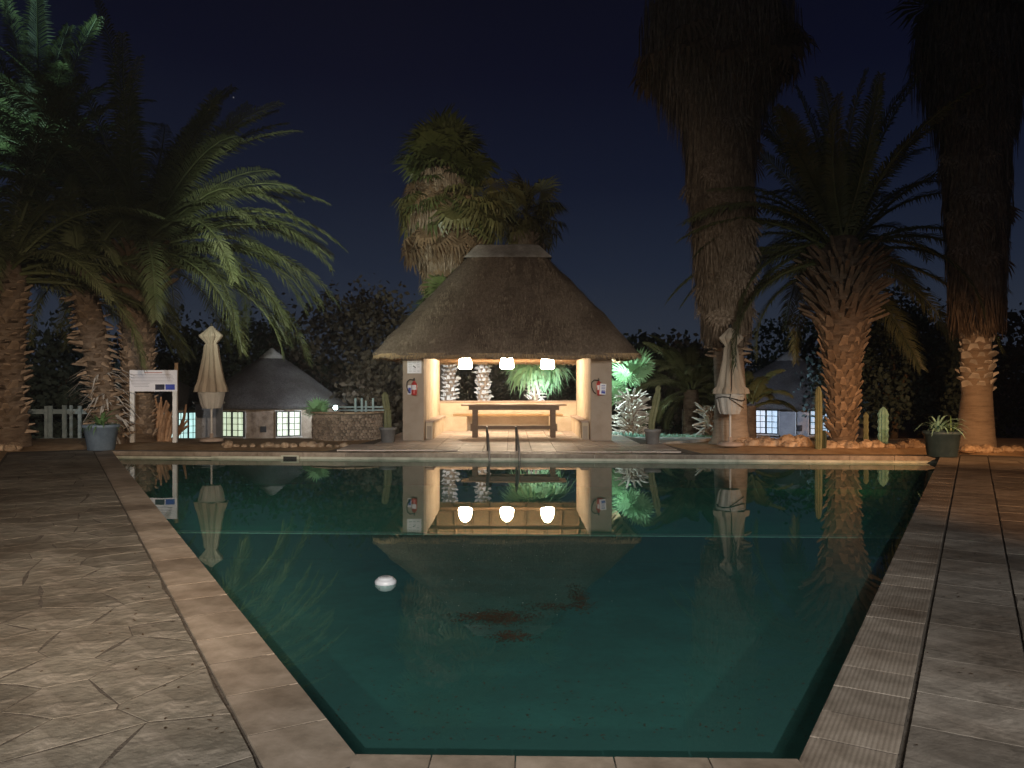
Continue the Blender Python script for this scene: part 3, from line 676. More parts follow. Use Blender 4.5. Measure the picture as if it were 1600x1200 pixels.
def fan_mesh(name, pet, rad, m, seg=26, seed=0, droop=.25, spread=150):
    r = random.Random(seed); b = MB()
    b.tube([(0, 0, 0), (pet*.5, 0, .03), (pet, 0, 0)], [.028, .02, .014], 4, False)
    o = Vector((pet, 0, 0))
    for i in range(seg):
        a = R(-spread+2*spread*(i+.5)/seg); l = rad*(1-.25*abs(a)/R(spread))*r.uniform(.9, 1.08)
        d = Vector((math.cos(a), math.sin(a), (.06 if i % 2 else -.02))); sd = Vector((-d.y, d.x, 0)).normalized()
        h = math.tan(R(spread)/seg)*.62*l*1.05
        m1 = o+d*l*.62; tip = o+d*l+Vector((0, 0, -droop*l*r.uniform(.4, 1.3)))
        b.add([o, m1-sd*h, m1+sd*h, tip], [(0, 1, 2), (1, 3, 2)])
    return b.mesh(name, m)
FR = {}
def fr(key, *a, **k):
    if key not in FR: FR[key] = frond_mesh('frond', *a, **k)
    return FR[key]
def base_mesh(name, w, h, out_, up, m):
    b = MB(); b.add([(0, -w/2, 0), (0, w/2, 0), (0, -w*.36, h), (0, w*.36, h), (out_, -w*.30, up), (out_, w*.30, up), (out_*.9, -w*.22, up+h*.30), (out_*.9, w*.22, up+h*.30)],
        [(0, 1, 5, 4), (4, 5, 7, 6), (6, 7, 3, 2), (0, 4, 6, 2), (1, 3, 7, 5)]); return b.mesh(name, m)
def boots(root, rf_, z0, z1, dz, per, me, lean=(0, 0), tilt=(0, 0), limit=290, sc=(.8, 1.2), seed=1, join=None, m=None):
    """spiral of leaf bases round a trunk; each one is a part"""
    r = random.Random(seed); k = 0; z = z0; n = 0; ga = 2*math.pi/per; b = MB() if join else None
    while z < z1:
        a = k*(ga*1.0)+(math.floor(k/per)*ga*.5)+r.uniform(-.06, .06); rad = rf_(z)
        x = lean[0]*(z/6.)+rad*math.cos(a)*.97; y = lean[1]*(z/6.)+rad*math.sin(a)*.97; s = r.uniform(*sc); x += r.uniform(-.012, .012); z_ = z; 
        rot = (r.uniform(-.22, .22), -R(r.uniform(*tilt)), a+r.uniform(-.18, .18))
        if join:
            mt = Matrix.Translation((x, y, z)) @ Euler(rot).to_matrix().to_4x4() @ Matrix.Scale(s, 4)
            b.add([mt @ v.co for v in me.vertices], [tuple(p.vertices) for p in me.polygons])
        elif n < limit and math.sin(a) < .45:
            o = link('leaf_base', me, root, (x, y, z), rot); o.scale = (s, s, s); n += 1
        k += 1; z = z0+dz*k/per
    if join: stuff(b.build(join, m, root))
def lathe_trunk(root, prof, m, lean=(0, 0), n=20, name='trunk', seed=0):
    r = random.Random(seed); vs = []; fs = []
    for rad, z in prof:
        for k in range(n):
            a = 2*math.pi*k/n; q = rad*(1+.04*math.sin(3*a+z*2)+r.uniform(-.02, .02)); vs.append((lean[0]*z/6+q*math.cos(a), lean[1]*z/6+q*math.sin(a), z))
    for i in range(len(prof)-1):
        for k in range(n): a = i*n+k; b2 = i*n+(k+1) % n; fs.append((a, b2, b2+n, a+n))
    b = MB(); b.add(vs, fs); return b.build(name, m, root, True)
def interp(pr):
    def f(z):
        for (r0, z0), (r1, z1) in zip(pr, pr[1:]):
            if z <= z1: return r0+(r1-r0)*max(0, (z-z0))/(z1-z0)
        return pr[-1][0]
    return f
def date_crown(root, c, L, n, seed, rings, m='frond', lf=.6, azr=(0, 360), clear=True):
    """rings: (elevation start, elevation end, share)"""
    r = random.Random(seed); tot = sum(x[2] for x in rings); i = 0; az = r.uniform(0, 6)
    for (a0, a1, sh) in rings:
        for k in range(max(1, round(n*sh/tot))):
            az += 2.39996+r.uniform(-.15, .15); v_ = r.randrange(3)
            if clear and a0 < (62 if clear == 2 else 32) and math.sin(az) < (-.42 if clear == 2 else -.62): continue
            me = fr((L, a0, a1, v_, m), L, R(a0), R(a1+v_*9-9), M[m], lf=lf, seed=seed+v_, n=76)
            o = link('frond', me, root, (c[0]+.18*math.cos(az), c[1]+.18*math.sin(az), c[2]+r.uniform(-.25, .15)-.3*(1-max(0, a0)/80)), (r.uniform(-.45, .45), r.uniform(-.08, .08), az))
            s = r.uniform(.85, 1.08); o.scale = (s, s, s)
def extra_fronds(root, c, lst, m='frond', lf=.6):
    for i, (az, L, a0, a1, roll) in enumerate(lst):
        me = frond_mesh('frond', L, R(a0), R(a1), M[m], lf=lf, seed=50+i, n=84)
        link('frond', me, root, (c[0]+.15*math.cos(R(az)), c[1]+.15*math.sin(R(az)), c[2]), (R(roll), 0, R(az)))

# Palm A: big date palm on the left
pA = P(216, 692, 24.0); tA = thing('date_palm', 'large date palm with patterned trunk and lit drooping fronds, behind the white signboard', 'palm tree', (pA.x, pA.y, -.16))
prA = [(.50, 0), (.47, .4), (.44, 1.5), (.45, 3.0), (.50, 4.2), (.62, 4.9), (.60, 5.4), (.30, 5.9)]
lathe_trunk(tA, prA, M['bark'])
bm_ = base_mesh('leaf_base', .21, .09, .09, .12, M['base']); boots(tA, interp(prA), .15, 4.3, .15, 12, bm_, tilt=(-18, 14), sc=(.7, 1.3), seed=2)
bm2 = base_mesh('leaf_base', .16, .10, .55, .42, M['deadfrond']); boots(tA, interp(prA), 4.3, 5.7, .17, 11, bm2, tilt=(-10, 15), seed=3, join='petiole_stubs', m=M['deadfrond'])
cA = (0, 0, 5.75)
date_crown(tA, cA, 6.4, 100, 21, [(84, 45, 8), (72, 20, 13), (58, -10, 15), (44, -35, 15), (28, -62, 14), (8, -75, 13)], lf=.72)
extra_fronds(tA, cA, [(-12, 6.9, 34, -58, 8), (-25, 6.7, 46, -50, -10), (-5, 6.4, 22, -66, 6), (-40, 6.2, 30, -70, 0), (-20, 6.0, 12, -74, 10), (8, 6.6, 40, -45, 5), (-60, 6.0, 14, -78, 0), (-30, 5.6, -2, -82, 5), (-170, 6.2, 30, -60, 0), (-155, 6.0, 20, -70, 0)], lf=.74)
# tall palm behind it whose high fronds catch the greenish light
pT = P(100, 690, 25.5); tT = thing('date_palm', 'tall shadowed date palm with high fronds lit pale green at the top left', 'palm tree', (-17.4, 26.6, -.3))
lathe_trunk(tT, [(.42, 0), (.34, 2), (.32, 8.2), (.42, 8.8), (.2, 9.4)], M['bark'], (1.0, 0))
date_crown(tT, (1.5, 0, 9.1), 4.6, 40, 31, [(80, 35, 8), (60, 5, 10), (40, -30, 9), (18, -55, 8), (-5, -70, 6)], lf=.78)
extra_fronds(tT, (1.5, 0, 9.1), [(-60, 5.6, 74, 56, 0), (-30, 5.4, 66, 40, 0), (-150, 5.2, 80, 62, 0), (-95, 5.4, 82, 64, 0)], lf=.9)
# palm L2: leaning shaggy trunk
pB = P(178, 692, 22.6); tB = thing('shaggy_palm', 'leaning palm with ragged pale leaf stubs, between the left pot and the patterned trunk', 'palm tree', (pB.x, pB.y, -.1))
lnB = (-1.15, 0); prB = [(.30, 0), (.34, .5), (.33, 2), (.36, 3.4), (.30, 5)]
lathe_trunk(tB, prB, M['bark'], lnB)
bm3 = base_mesh('leaf_base', .15, .09, .26, .06, M['base']); boots(tB, interp(prB), .2, 4.6, .20, 8, bm3, lnB, (-35, 25), seed=5, sc=(.6, 1.5))
date_crown(tB, (-.95, 0, 4.9), 3.4, 26, 41, [(70, 0, 8), (45, -45, 8), (20, -65, 6)], lf=.5)
r = random.Random(9); b = MB()
for _ in range(100):
    z = r.uniform(.2, 2.2); a = r.uniform(-2.9, .2); x = lnB[0]*z/6; d = Vector((math.cos(a), math.sin(a), r.uniform(-.5, .35))); l = r.uniform(.25, .75)
    p = Vector((x, 0, z))+Vector((math.cos(a), math.sin(a), 0))*.28
    b.strip([p, p+d*l*.5, p+d*l+Vector((0, 0, -.35*l))], [.07, .055, .01], Vector((-d.y, d.x, .3)).normalized())
stuff(b.build('dead_leaf_blades', M['basewhite'], tB))
# palm L0 at the picture's left edge
pC = P(8, 692, 21.0); tC = thing('date_palm', 'palm trunk with pointed leaf stubs cut off by the left edge', 'palm tree', (pC.x, pC.y, -.06))
prC = [(.62, 0), (.55, .5), (.46, 1.4), (.45, 3), (.50, 4.4), (.3, 5)]
lathe_trunk(tC, prC, M['bark'])
bm4 = base_mesh('leaf_base', .22, .10, .20, .12, M['base']); boots(tC, interp(prC), .35, 4.6, .18, 10, bm4, tilt=(-25, 15), seed=6, sc=(.7, 1.3))
date_crown(tC, (0, 0, 4.9), 5.0, 44, 51, [(75, 20, 8), (50, -20, 12), (28, -55, 12), (5, -75, 10)], lf=.62, clear=False)

# Palm D: big date palm on the right
pD = P(1316, 690, 21.8); tD = thing('date_palm', 'stout date palm whose rough trunk widens upward, in the rock bed right of the hut', 'palm tree', (pD.x, pD.y, -.06))
prD = [(.34, 0), (.33, .9), (.38, 1.6), (.49, 2.4), (.63, 3.2), (.78, 4.2), (.80, 5.0), (.35, 5.7)]
lathe_trunk(tD, prD, M['bark'])
bm5 = base_mesh('leaf_base', .20, .13, .14, .20, M['base']); boots(tD, interp(prD), .1, 3.4, .185, 10, bm5, tilt=(-12, 10), seed=7, sc=(.75, 1.25))
bm6 = base_mesh('leaf_base', .13, .10, .45, .38, M['base']); boots(tD, interp(prD), 3.3, 5.2, .15, 14, bm6, tilt=(-20, 12), seed=8, join='petiole_stubs', m=M['base'])
cD = (0, 0, 5.5)
date_crown(tD, cD, 4.9, 84, 61, [(85, 55, 9), (74, 25, 12), (56, -5, 13), (38, -40, 13), (18, -62, 14), (-8, -80, 12)], lf=.62, clear=2)
extra_fronds(tD, cD, [(-172, 4.3, 2, -88, 12), (178, 4.0, -8, -88, 0), (-175, 4.4, 30, -50, 0), (-40, 4.4, 5, -84, 0)], lf=.5)

def skirt(root, zr_, rf_, n, seed, m='skirt', lw=(.03, .07), ln=(.7, 1.7), lean=(0, 0), flare=.10, name='dead_leaf_skirt'):
    r = random.Random(seed); b = MB(); z0, z1 = zr_
    for _ in range(n):
        z = z0+(z1-z0)*r.random(); a = r.uniform(0, 2*math.pi); rad = rf_(z)*(r.uniform(.80, 1.04)+.05*math.sin(a*5+z*2.3)+.04*math.sin(z*5+a*2))
        l = r.uniform(*ln); l = min(l, z-z0+.35*r.random()); w = r.uniform(*lw); d = Vector((math.cos(a), math.sin(a), 0)); sd = Vector((-d.y, d.x, 0))
        tw = r.uniform(-.22, .22); p = d*rad+Vector((lean[0]*z/6, lean[1]*z/6, z)); f = flare*r.uniform(-.3, 1.6)
        sd2 = (sd+d*r.uniform(-.7, .7)).normalized()
        b.strip([p, p+d*f*l*.6+sd*tw*l*.5-Vector((0, 0, l*.5)), p+d*f*l*.5+sd*tw*l-Vector((0, 0, l))], [w*.7, w, w*.15], sd2)
    return stuff(b.build(name, M[m], root))
def fans(root, c, n, seed, pet, rad, elev, m='fan', droop=.25, spread=(0, 360), name='fan_leaf', rscale=(.85, 1.1), kinds=4, rx=0, down=1.0):
    ms = [fan_mesh(name, pet, rad, M[m], seed=seed*7+k, droop=droop) for k in range(kinds)]; r = random.Random(seed); az = R(spread[0])
    for i in range(n):
        az = r.uniform(R(spread[0]), R(spread[1])); e = R(r.uniform(*elev))
        o = link(name, ms[i % kinds], root, (c[0]+rx*math.cos(az), c[1]+rx*math.sin(az), c[2]+r.uniform(-.3, .3)), (r.uniform(-.6, .6), -e, az)); s = r.uniform(*rscale); o.scale = (s, s, s)
# centre fan palm behind the pavilion
tE = thing('fan_palm', 'tall fan palm with brown dead skirt rising behind the pavilion roof', 'palm tree', (-2.9, 33, -1.4))
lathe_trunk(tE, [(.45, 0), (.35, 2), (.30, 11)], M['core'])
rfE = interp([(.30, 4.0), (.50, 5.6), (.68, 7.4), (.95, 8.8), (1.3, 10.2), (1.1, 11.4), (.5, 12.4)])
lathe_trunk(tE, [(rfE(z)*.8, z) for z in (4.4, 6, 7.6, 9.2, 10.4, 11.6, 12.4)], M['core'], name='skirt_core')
skirt(tE, (4.6, 11.9), rfE, 5200, 71, lw=(.04, .10), ln=(.6, 1.5), flare=.05)
fans(tE, (.1, 0, 12.0), 64, 72, 1.15, 1.1, (-25, 85), droop=.35, down=1)
fans(tE, (.5, 0, 10.6), 60, 172, 1.3, 1.05, (-55, 10), droop=.6, rx=.5, m='olivefan')
fans(tE, (.2, 0, 9.6), 44, 173, .9, 1.0, (-80, -35), droop=.6, rx=.7, m='deadfrond', name='dead_fan_leaf')
fans(tE, (0, 0, 11.4), 46, 73, .9, .85, (-85, -25), m='deadfrond', droop=.5, name='dead_fan_leaf', rx=.5)
fans(tE, (0.2, 0, 10.6), 26, 74, .9, .85, (-60, -5), m='fan', droop=.6, name='fan_leaf', rx=.5)
tE2 = thing('fan_palm', 'dimmer second fan palm just right of the tall one behind the roof', 'palm tree', (.7, 38, -1.4))
lathe_trunk(tE2, [(.4, 0), (.3, 2), (.26, 10.5)], M['core'])
rfE2 = interp([(.25, 4), (.5, 9.0), (.8, 10.2), (.5, 11.2)])
skirt(tE2, (6, 10.8), rfE2, 1800, 75, lw=(.05, .11)); fans(tE2, (0, 0, 11.1), 36, 76, 1.1, 1.05, (-80, 85), droop=.45, m='olivefan')
# right fan palm with giant skirt, behind the right umbrella
pF = P(1143, 690, 22.0); tF_ = thing('fan_palm', 'very tall fan palm with thick hanging skirt, behind the right closed umbrella', 'palm tree', (pF.x, pF.y, -.06))
lnF = (-.22, 0)
prF = [(.62, 0), (.52, .12), (.46, .5), (.42, 1.3), (.40, 3.2)]
lathe_trunk(tF_, prF+[(.38, 4), (.36, 12)], M['smoothbark'], lnF)
rfF = interp([(.42, 2.7), (.52, 3.1), (.62, 4.4), (.78, 6.4), (.88, 8.6), (1.0, 9.7), (1.7, 10.9), (2.1, 12), (1.5, 13.2)])
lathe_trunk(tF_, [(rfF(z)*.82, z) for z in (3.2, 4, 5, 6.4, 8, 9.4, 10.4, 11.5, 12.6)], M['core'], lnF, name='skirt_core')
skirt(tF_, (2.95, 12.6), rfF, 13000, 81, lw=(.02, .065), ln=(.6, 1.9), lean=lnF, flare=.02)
def hang(root, rf_, z0, z1, n, seed, lean=(0, 0), m='skirt', size=.75):
    ms = [fan_mesh('dead_fan_leaf', .25, size, M[m], seg=15, seed=seed+k, droop=.1, spread=55) for k in range(4)]; r = random.Random(seed)
    for _ in range(n):
        z = r.uniform(z0, z1); a = r.uniform(-math.pi, math.pi*.15); rd = rf_(z)*r.uniform(.78, .95); s = r.uniform(.7, 1.25)
        o = link('dead_fan_leaf', ms[r.randrange(4)], root, (lean[0]*z/6+rd*math.cos(a), rd*math.sin(a), z), (r.uniform(-.5, .5), R(r.uniform(66, 86)), a+r.uniform(-.5, .5))); o.scale = (s, s, s)
hang(tF_, rfF, 3.9, 11.5, 110, 300, lnF)
bm7 = base_mesh('leaf_base', .14, .08, .20, .05, M['base']); boots(tF_, interp(prF), 2.3, 3.3, .16, 9, bm7, lnF, (-30, 10), seed=12, sc=(.7, 1.4))
fans(tF_, (-.4, 0, 12.9), 46, 82, 1.2, 1.1, (-40, 80), droop=.3)
fans(tF_, (-.35, 0, 11.3), 40, 83, 1.1, .9, (-75, -20), m='deadfrond', droop=.5, rx=.9, name='dead_fan_leaf')
# far right fan palm
pG = P(1525, 690, 21.0); tG = thing('fan_palm', 'fan palm with smooth flared foot and ringed stubs near the right edge', 'palm tree', (pG.x, pG.y, -.08))
prG = [(.50, 0), (.46, .3), (.40, 1.0), (.36, 1.45), (.38, 1.6), (.36, 3.3)]
lathe_trunk(tG, prG+[(.34, 4), (.34, 11)], M['smoothbark'])
bm8 = base_mesh('leaf_base', .24, .09, .10, .10, M['basewhite']); boots(tG, interp(prG), 1.5, 3.4, .20, 7, bm8, tilt=(-20, 30), seed=13, sc=(.8, 1.3))
rfG = interp([(.40, 3.2), (.58, 4.2), (.72, 7), (.80, 9), (1.5, 10.8), (1.2, 12)])
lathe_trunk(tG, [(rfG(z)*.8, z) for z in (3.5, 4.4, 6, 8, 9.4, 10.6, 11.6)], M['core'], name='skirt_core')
skirt(tG, (3.2, 11.8), rfG, 7000, 84, lw=(.025, .07), ln=(.6, 1.7), flare=.06)
hang(tG, rfG, 4.2, 11.0, 80, 310)
hang(tE, rfE, 5.6, 11.0, 70, 320, m='deadfrond')
fans(tG, (0, 0, 12), 30, 85, 1.2, 1.1, (-50, 80), droop=.3)

# palms seen through the pavilion, and the bright one beside it
def shaggy(name, label, x, D, r0, z0, z1, stub, seed, crown=None, mt='basewhite', long=None, dz=.15, per=9):
    t = thing(name, label, 'palm tree', ((x-CX)*D/F, D, gz(0, D)-.03)); h = z1-t.location.z
    pr = [(r0*1.15, 0), (r0, h*.3), (r0*.92, h)]; lathe_trunk(t, pr, M['base'])
    boots(t, interp(pr), .1, h, dz, per, stub, tilt=(-40, 35), seed=seed, sc=(.6, 1.4)); return t, h
sA = base_mesh('leaf_base', .13, .09, .13, .07, M['basewhite']); sB = base_mesh('leaf_base', .11, .07, .26, .03, M['basewhite']); sC = base_mesh('leaf_base', .07, .05, .36, .10, M['basewhite'])
t1, h1 = shaggy('garden_palm', 'pale studded palm trunk seen through the pavilion, the left one', 703, 31, .24, 0, 4.2, sA, 91, dz=.17)
fans(t1, (0, 0, h1), 16, 92, 1.0, .8, (0, 80), droop=.3)
t2, h2 = shaggy('garden_palm', 'pale studded palm trunk seen through the pavilion, the middle one with broken stalks', 755, 30.5, .22, 0, 3.6, sA, 93, dz=.17)
fans(t2, (0, 0, h2), 16, 94, 1.0, .8, (0, 80), droop=.3)
b = MB()
for i in range(4): b.strip([(.2, -.1, 2.15-i*.05), (.75+.1*i, -.15, 1.55+.06*i)], [.035, .02], Vector((0, .3, 1)).normalized())
b.build('broken_stalk', M['basewhite'], t2)
t3, h3 = shaggy('garden_palm', 'palm with white stubs and green fan crown seen through the pavilion, the right one', 835, 30, .20, 0, 2.15, sB, 95, dz=.14, per=8)
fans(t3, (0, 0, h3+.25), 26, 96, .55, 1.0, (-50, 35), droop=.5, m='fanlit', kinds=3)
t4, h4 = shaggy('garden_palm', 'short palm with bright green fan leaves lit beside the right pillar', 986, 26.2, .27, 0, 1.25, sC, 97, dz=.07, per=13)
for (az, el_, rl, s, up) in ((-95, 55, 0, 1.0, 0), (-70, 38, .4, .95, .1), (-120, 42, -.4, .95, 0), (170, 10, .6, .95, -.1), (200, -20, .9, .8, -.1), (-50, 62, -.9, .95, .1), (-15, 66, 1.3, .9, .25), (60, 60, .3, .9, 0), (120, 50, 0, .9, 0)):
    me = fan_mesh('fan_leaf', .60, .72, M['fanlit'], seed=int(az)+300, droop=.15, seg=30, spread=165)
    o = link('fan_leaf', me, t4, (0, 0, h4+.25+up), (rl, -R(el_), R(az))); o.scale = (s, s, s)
# young palm clump at the right in front of the hut
t5 = thing('young_date_palm', 'low bushy palm in shade between the potted cactus and the right umbrella', 'palm tree', (P(1085, 690, 27).x, 27.5, -.5))
lathe_trunk(t5, [(.3, 0), (.25, 1.9)], M['bark']); date_crown(t5, (0, 0, 2.1), 2.3, 46, 101, [(75, 10, 8), (50, -30, 10), (25, -60, 10), (0, -75, 8)], lf=.42)
t6, h6 = shaggy('garden_palm', 'grey shaggy palm stump left of the smooth flared trunk', 1110, 25.5, .22, 0, .9, sC, 103, dz=.10, per=9)
t7 = thing('young_date_palm', 'green arching palm clump right behind the right umbrella canopy', 'palm tree', (P(1178, 690, 25).x, 25.4, -.3))
lathe_trunk(t7, [(.2, 0), (.18, 1.2)], M['bark']); date_crown(t7, (0, 0, 1.5), 1.2, 16, 105, [(80, 10, 8), (50, -40, 9), (25, -60, 8)], lf=.36)

# ------------------------------------------------------------------ background trees
def tree(name, label, x, D, h, w, m, n, seed, group=None, trunk_r=.16, low=.12, leaf=.17, multi=1):
    z0 = gz(0, D); t = thing(name, label, 'tree', (x, D, z0), group=group); r = random.Random(seed)
    b = MB()
    for k in range(multi):
        a = r.uniform(0, 6.28); b.tube([(0, 0, 0), (.2*math.cos(a), .2*math.sin(a), h*.25), (w*.18*math.cos(a), w*.18*math.sin(a), h*.6)], [trunk_r, trunk_r*.75, trunk_r*.3], 8)
        for q in range(5):
            a2 = a+r.uniform(-1.5, 1.5); s0 = Vector((.2*math.cos(a), .2*math.sin(a), h*r.uniform(.25, .5)))
            b.tube([s0, s0+Vector((w*.3*math.cos(a2), w*.3*math.sin(a2), h*.25))], [trunk_r*.45, trunk_r*.12], 6)
    b.build('trunk', M['trunk'], t, True)
    leaf *= 1.0+D/60; b = MB(); K = max(8, n//45); cl = []
    for _ in range(K):
        a = r.uniform(0, 6.28); u = r.random()**.5; v = r.uniform(low, 1); ww = w/2*math.sin(math.pi*(.12+.80*v))**.6
        cl.append((Vector((ww*u*math.cos(a), ww*u*math.sin(a), h*v*(1-.12*u))), r.uniform(.3, .75)*w*.13))
    for _ in range(n):
        c, cr = cl[r.randrange(K)]; p = c+Vector((r.gauss(0, cr), r.gauss(0, cr), r.gauss(0, cr*.8)))
        a = Vector((r.gauss(0, 1), r.gauss(0, 1), r.gauss(0, 1))).normalized(); s = Vector((r.gauss(0, 1), r.gauss(0, 1), r.gauss(0, 1))).cross(a).normalized(); l = leaf*r.uniform(.6, 1.4)
        p.z = max(p.z, .1); b.add([p-a*l*.5, p+s*l*.34, p+a*l*.5, p-s*l*.34], [(0, 1, 2, 3)])
    stuff(b.build('crown', M[m], t)); return t
tree('broad_tree', 'broad brownish tree with rounded crown between the left hut and the pavilion', P(560, 600, 46).x, 46, 8.3, 10.5, 'leaf2', 6500, 1, multi=2)
tree('dark_tree', 'dark tree directly above the left hut roof', P(400, 600, 48).x, 48, 7.2, 8.5, 'leaf1', 4600, 2)
tree('dark_tree', 'dark green tree behind the left fence', P(80, 600, 36).x, 36, 5.6, 6.5, 'leaf3', 4600, 3)
tree('dark_tree', 'small dense bush above the left fence rail', P(118, 600, 31).x, 31, 2.7, 2.6, 'leaf3', 1500, 4)
tree('dark_tree', 'shadowed tree at the far left edge behind the palms', P(-40, 600, 44).x, 44, 6.8, 8, 'leaf1', 3600, 5)
tree('dark_tree', 'shadowed tree filling the gap left of the left umbrella', P(270, 600, 50).x, 50, 7.0, 9, 'leaf1', 4200, 6)
tree('brown_bush', 'dark shrub behind the stone planter, left of the pavilion', P(590, 600, 38).x, 38, 4.4, 5.2, 'leaf2', 2600, 7)
tree('dark_tree', 'dark hedge-like tree seen through the pavilion opening', P(770, 600, 48).x, 48, 5.2, 9, 'leaf2', 4600, 8)
tree('dark_tree', 'dark tree seen behind the right pavilion pillar', P(900, 600, 50).x, 50, 5.4, 9, 'leaf1', 3800, 9)
tree('dark_tree', 'low dark tree beyond the bright fan palm', P(1015, 600, 44).x, 44, 5.6, 7, 'leaf1', 3800, 10)
tree('dark_tree', 'dark tree left of the tall skirted palm', P(1090, 600, 40).x, 42, 5.4, 6, 'leaf2', 3400, 12)
tree('dark_tree', 'dark tree rising behind the right hut', P(1240, 600, 48).x, 48, 7.0, 9, 'leaf1', 4200, 13)
tree('feathery_tree', 'large blue green feathery tree between the two right palms', P(1415, 600, 29).x, 30, 6.0, 5.6, 'leaf3', 8500, 14, multi=2, leaf=.13, low=.26)
tree('dark_tree', 'dark tree beyond the far right palm', P(1590, 600, 38).x, 40, 7.0, 8, 'leaf1', 4200, 15)
tree('dark_tree', 'dark tree far out at the right edge', P(1500, 600, 48).x, 48, 6.2, 8, 'leaf3', 3200, 16)
# far wood behind everything
r = random.Random(77); b = MB()
for _ in range(15000):
    x = r.uniform(-62, 62); y = 62+r.uniform(-3, 6); z = -1.6+r.random()**.8*(5.6+1.1*math.sin(x*.23)+.8*math.sin(x*.61+1))
    a = Vector((r.gauss(0, 1), r.gauss(0, 1), r.gauss(0, 1))).normalized(); s = Vector((r.gauss(0, 1), r.gauss(0, 1), r.gauss(0, 1))).cross(a).normalized(); l = r.uniform(.4, 1.0); p = Vector((x, y, z))
    b.add([p-a*l*.5, p+s*l*.3, p+a*l*.5, p-s*l*.3], [(0, 1, 2, 3)])
stuff(b.build('far_wood', M['leaf1']), 'dark belt of woodland along the horizon', 'woodland')

# ------------------------------------------------------------------ huts
pane_me = {}
def hut(label, cx_, D, Rw, z0, z1, Rr, za, wins, wallm, pane, seed, vent=None):
    t = thing('round_hut', label, 'hut', (cx_, D, z0)); h = z1-z0; n = 64
    b = MB(); b.lathe([(Rw, 0), (Rw*1.002, h*.5), (Rw, h)], n, cap=False); b.build('wall', M[wallm], t, True)
    r = random.Random(seed); ze_ = z1-z0; zt = za-z0
    prof = [(Rr-.12, ze_-.10), (Rr, ze_-.02)]+[(Rr*(1-k), ze_+(zt-ze_)*(k+.03*math.sin(math.pi*k))) for k in (.06, .15, .3, .45, .6, .75, .88)]+[(.03, zt)]
    b = MB(); b.lathe(prof, 60, fold=lambda a, z, i: 1+r.uniform(-.006, .006), cap=False); rf = b.build('roof', M['thatch_grey'], t, True)
    b = MB(); b.lathe([(Rr-.12, ze_-.10), (Rw-.1, ze_+.15)], 60, cap=False); b.build('soffit', M['thatch'], rf)
    kc = .17; b = MB(); b.lathe([(Rr*kc+.03, zt-(zt-ze_)*kc-.01), (Rr*kc, zt-(zt-ze_)*kc+.07), (.05, zt+.09), (.0, zt+.10)], 14, cap=False); b.build('roof_cap', M['cement'], rf, True)
    for (px_, w, zc, hh) in wins:                    # px_: picture column of the window's centre
        xx = (px_-CX)/F*(D-Rw)-cx_
        for _ in range(4): yy = -math.sqrt(max(.01, Rw*Rw-xx*xx)); xx = (px_-CX)/F*(D+yy)-cx_
        a = math.atan2(xx, -yy)
        wf = bpy.data.objects.new('window', None)
        b = MB(); fw = .035
        for sx in (-1, 1): b.box((sx*(w/2), 0, 0), (fw, .09, hh+fw))
        b.box((0, 0, 0), (fw*2.0, .09, hh-fw)); b.box((0, .0, hh/2), (w-fw, .09, fw)); b.box((0, .0, -hh/2), (w-fw, .09, fw))
        for s2 in (-1, 1):
            for q in (-.25, 0, .25): b.box((s2*w/4, -.005, q*hh), (w/2-fw*1.5, .03, .018))
            b.box((s2*w/4, -.012, 0), (.018, .03, hh-fw))
        # a shallow reveal makes the frame stand on the curved wall
        wf = b.build('window', M['frame'], t); wf.location = (xx*1.004, yy*1.012, zc-z0); wf.rotation_euler = (0, 0, a)
        b = MB(); b.box((0, .06, 0), (w+.12, .04, hh+.12)); b.build('reveal', M['sill'], wf)
        b = MB(); b.box((0, -.03, -hh/2-.05), (w+.14, .16, .05)); b.build('sill', M['sill'], wf)
        key = (pane, round(w, 2), round(hh, 2))
        if key not in pane_me: q = MB(); q.box((0, 0, 0), (w/4-.03, .008, hh/4-.03)); pane_me[key] = q.mesh('pane', M[pane])
        for i in range(4):
            for j in range(4): link('pane', pane_me[key], wf, ((i-1.5)*(w/4-.008)+(.01 if i > 1 else -.01), .01, (j-1.5)*hh/4))
    if vent:
        px_, zc = vent; xx = (px_-CX)/F*(D-Rw)-cx_; yy = -math.sqrt(Rw*Rw-xx*xx); xx = (px_-CX)/F*(D+yy)-cx_; yy = -math.sqrt(Rw*Rw-xx*xx)
        b = MB(); b.box((0, 0, 0), (.25, .06, .25)); b.box((0, -.02, .06), (.2, .05, .02)); b.box((0, -.02, -.04), (.2, .05, .02)); o = b.build('air_vent', M['frame'], t); o.location = (xx, yy, zc-z0); o.rotation_euler = (0, 0, math.atan2(xx, -yy))
    return t
cxl = (425-CX)*36.6/F
k33 = 33.9/F
hutL = hut('round stone hut with grey thatch and two lit windows, left of the pavilion', cxl, 36.6, 3.1, -1.45, CAMH-35.5*k33, 3.42, 3.17, [(363.5, 1.1, CAMH-62*k33, 1.04), (451, 1.0, CAMH-62*k33, 1.04)], 'hutwall', 'paneL', 1, (411.5, CAMH-70*k33))
cxr = (1234-CX)*36.6/F
hutR = hut('round plastered hut with bluish lit windows, behind the stout date palm', cxr, 36.6, 3.3, -1.45, CAMH-35.5*k33, 3.75, 3.05, [(1197, 1.0, CAMH-59*k33, 1.0), (1283, 1.0, CAMH-59*k33, 1.0)], 'hutplaster', 'paneB', 2, (1248, CAMH-68*k33))
b = MB(); b.tube([(.0, 0, 0), (.0, 0, 1.95)], .02, 6); dp = b.build('downpipe', M['white'], hutR, True); dp.location = ((1237-CX)/F*33.75-cxr, 33.28-36.6, 0)
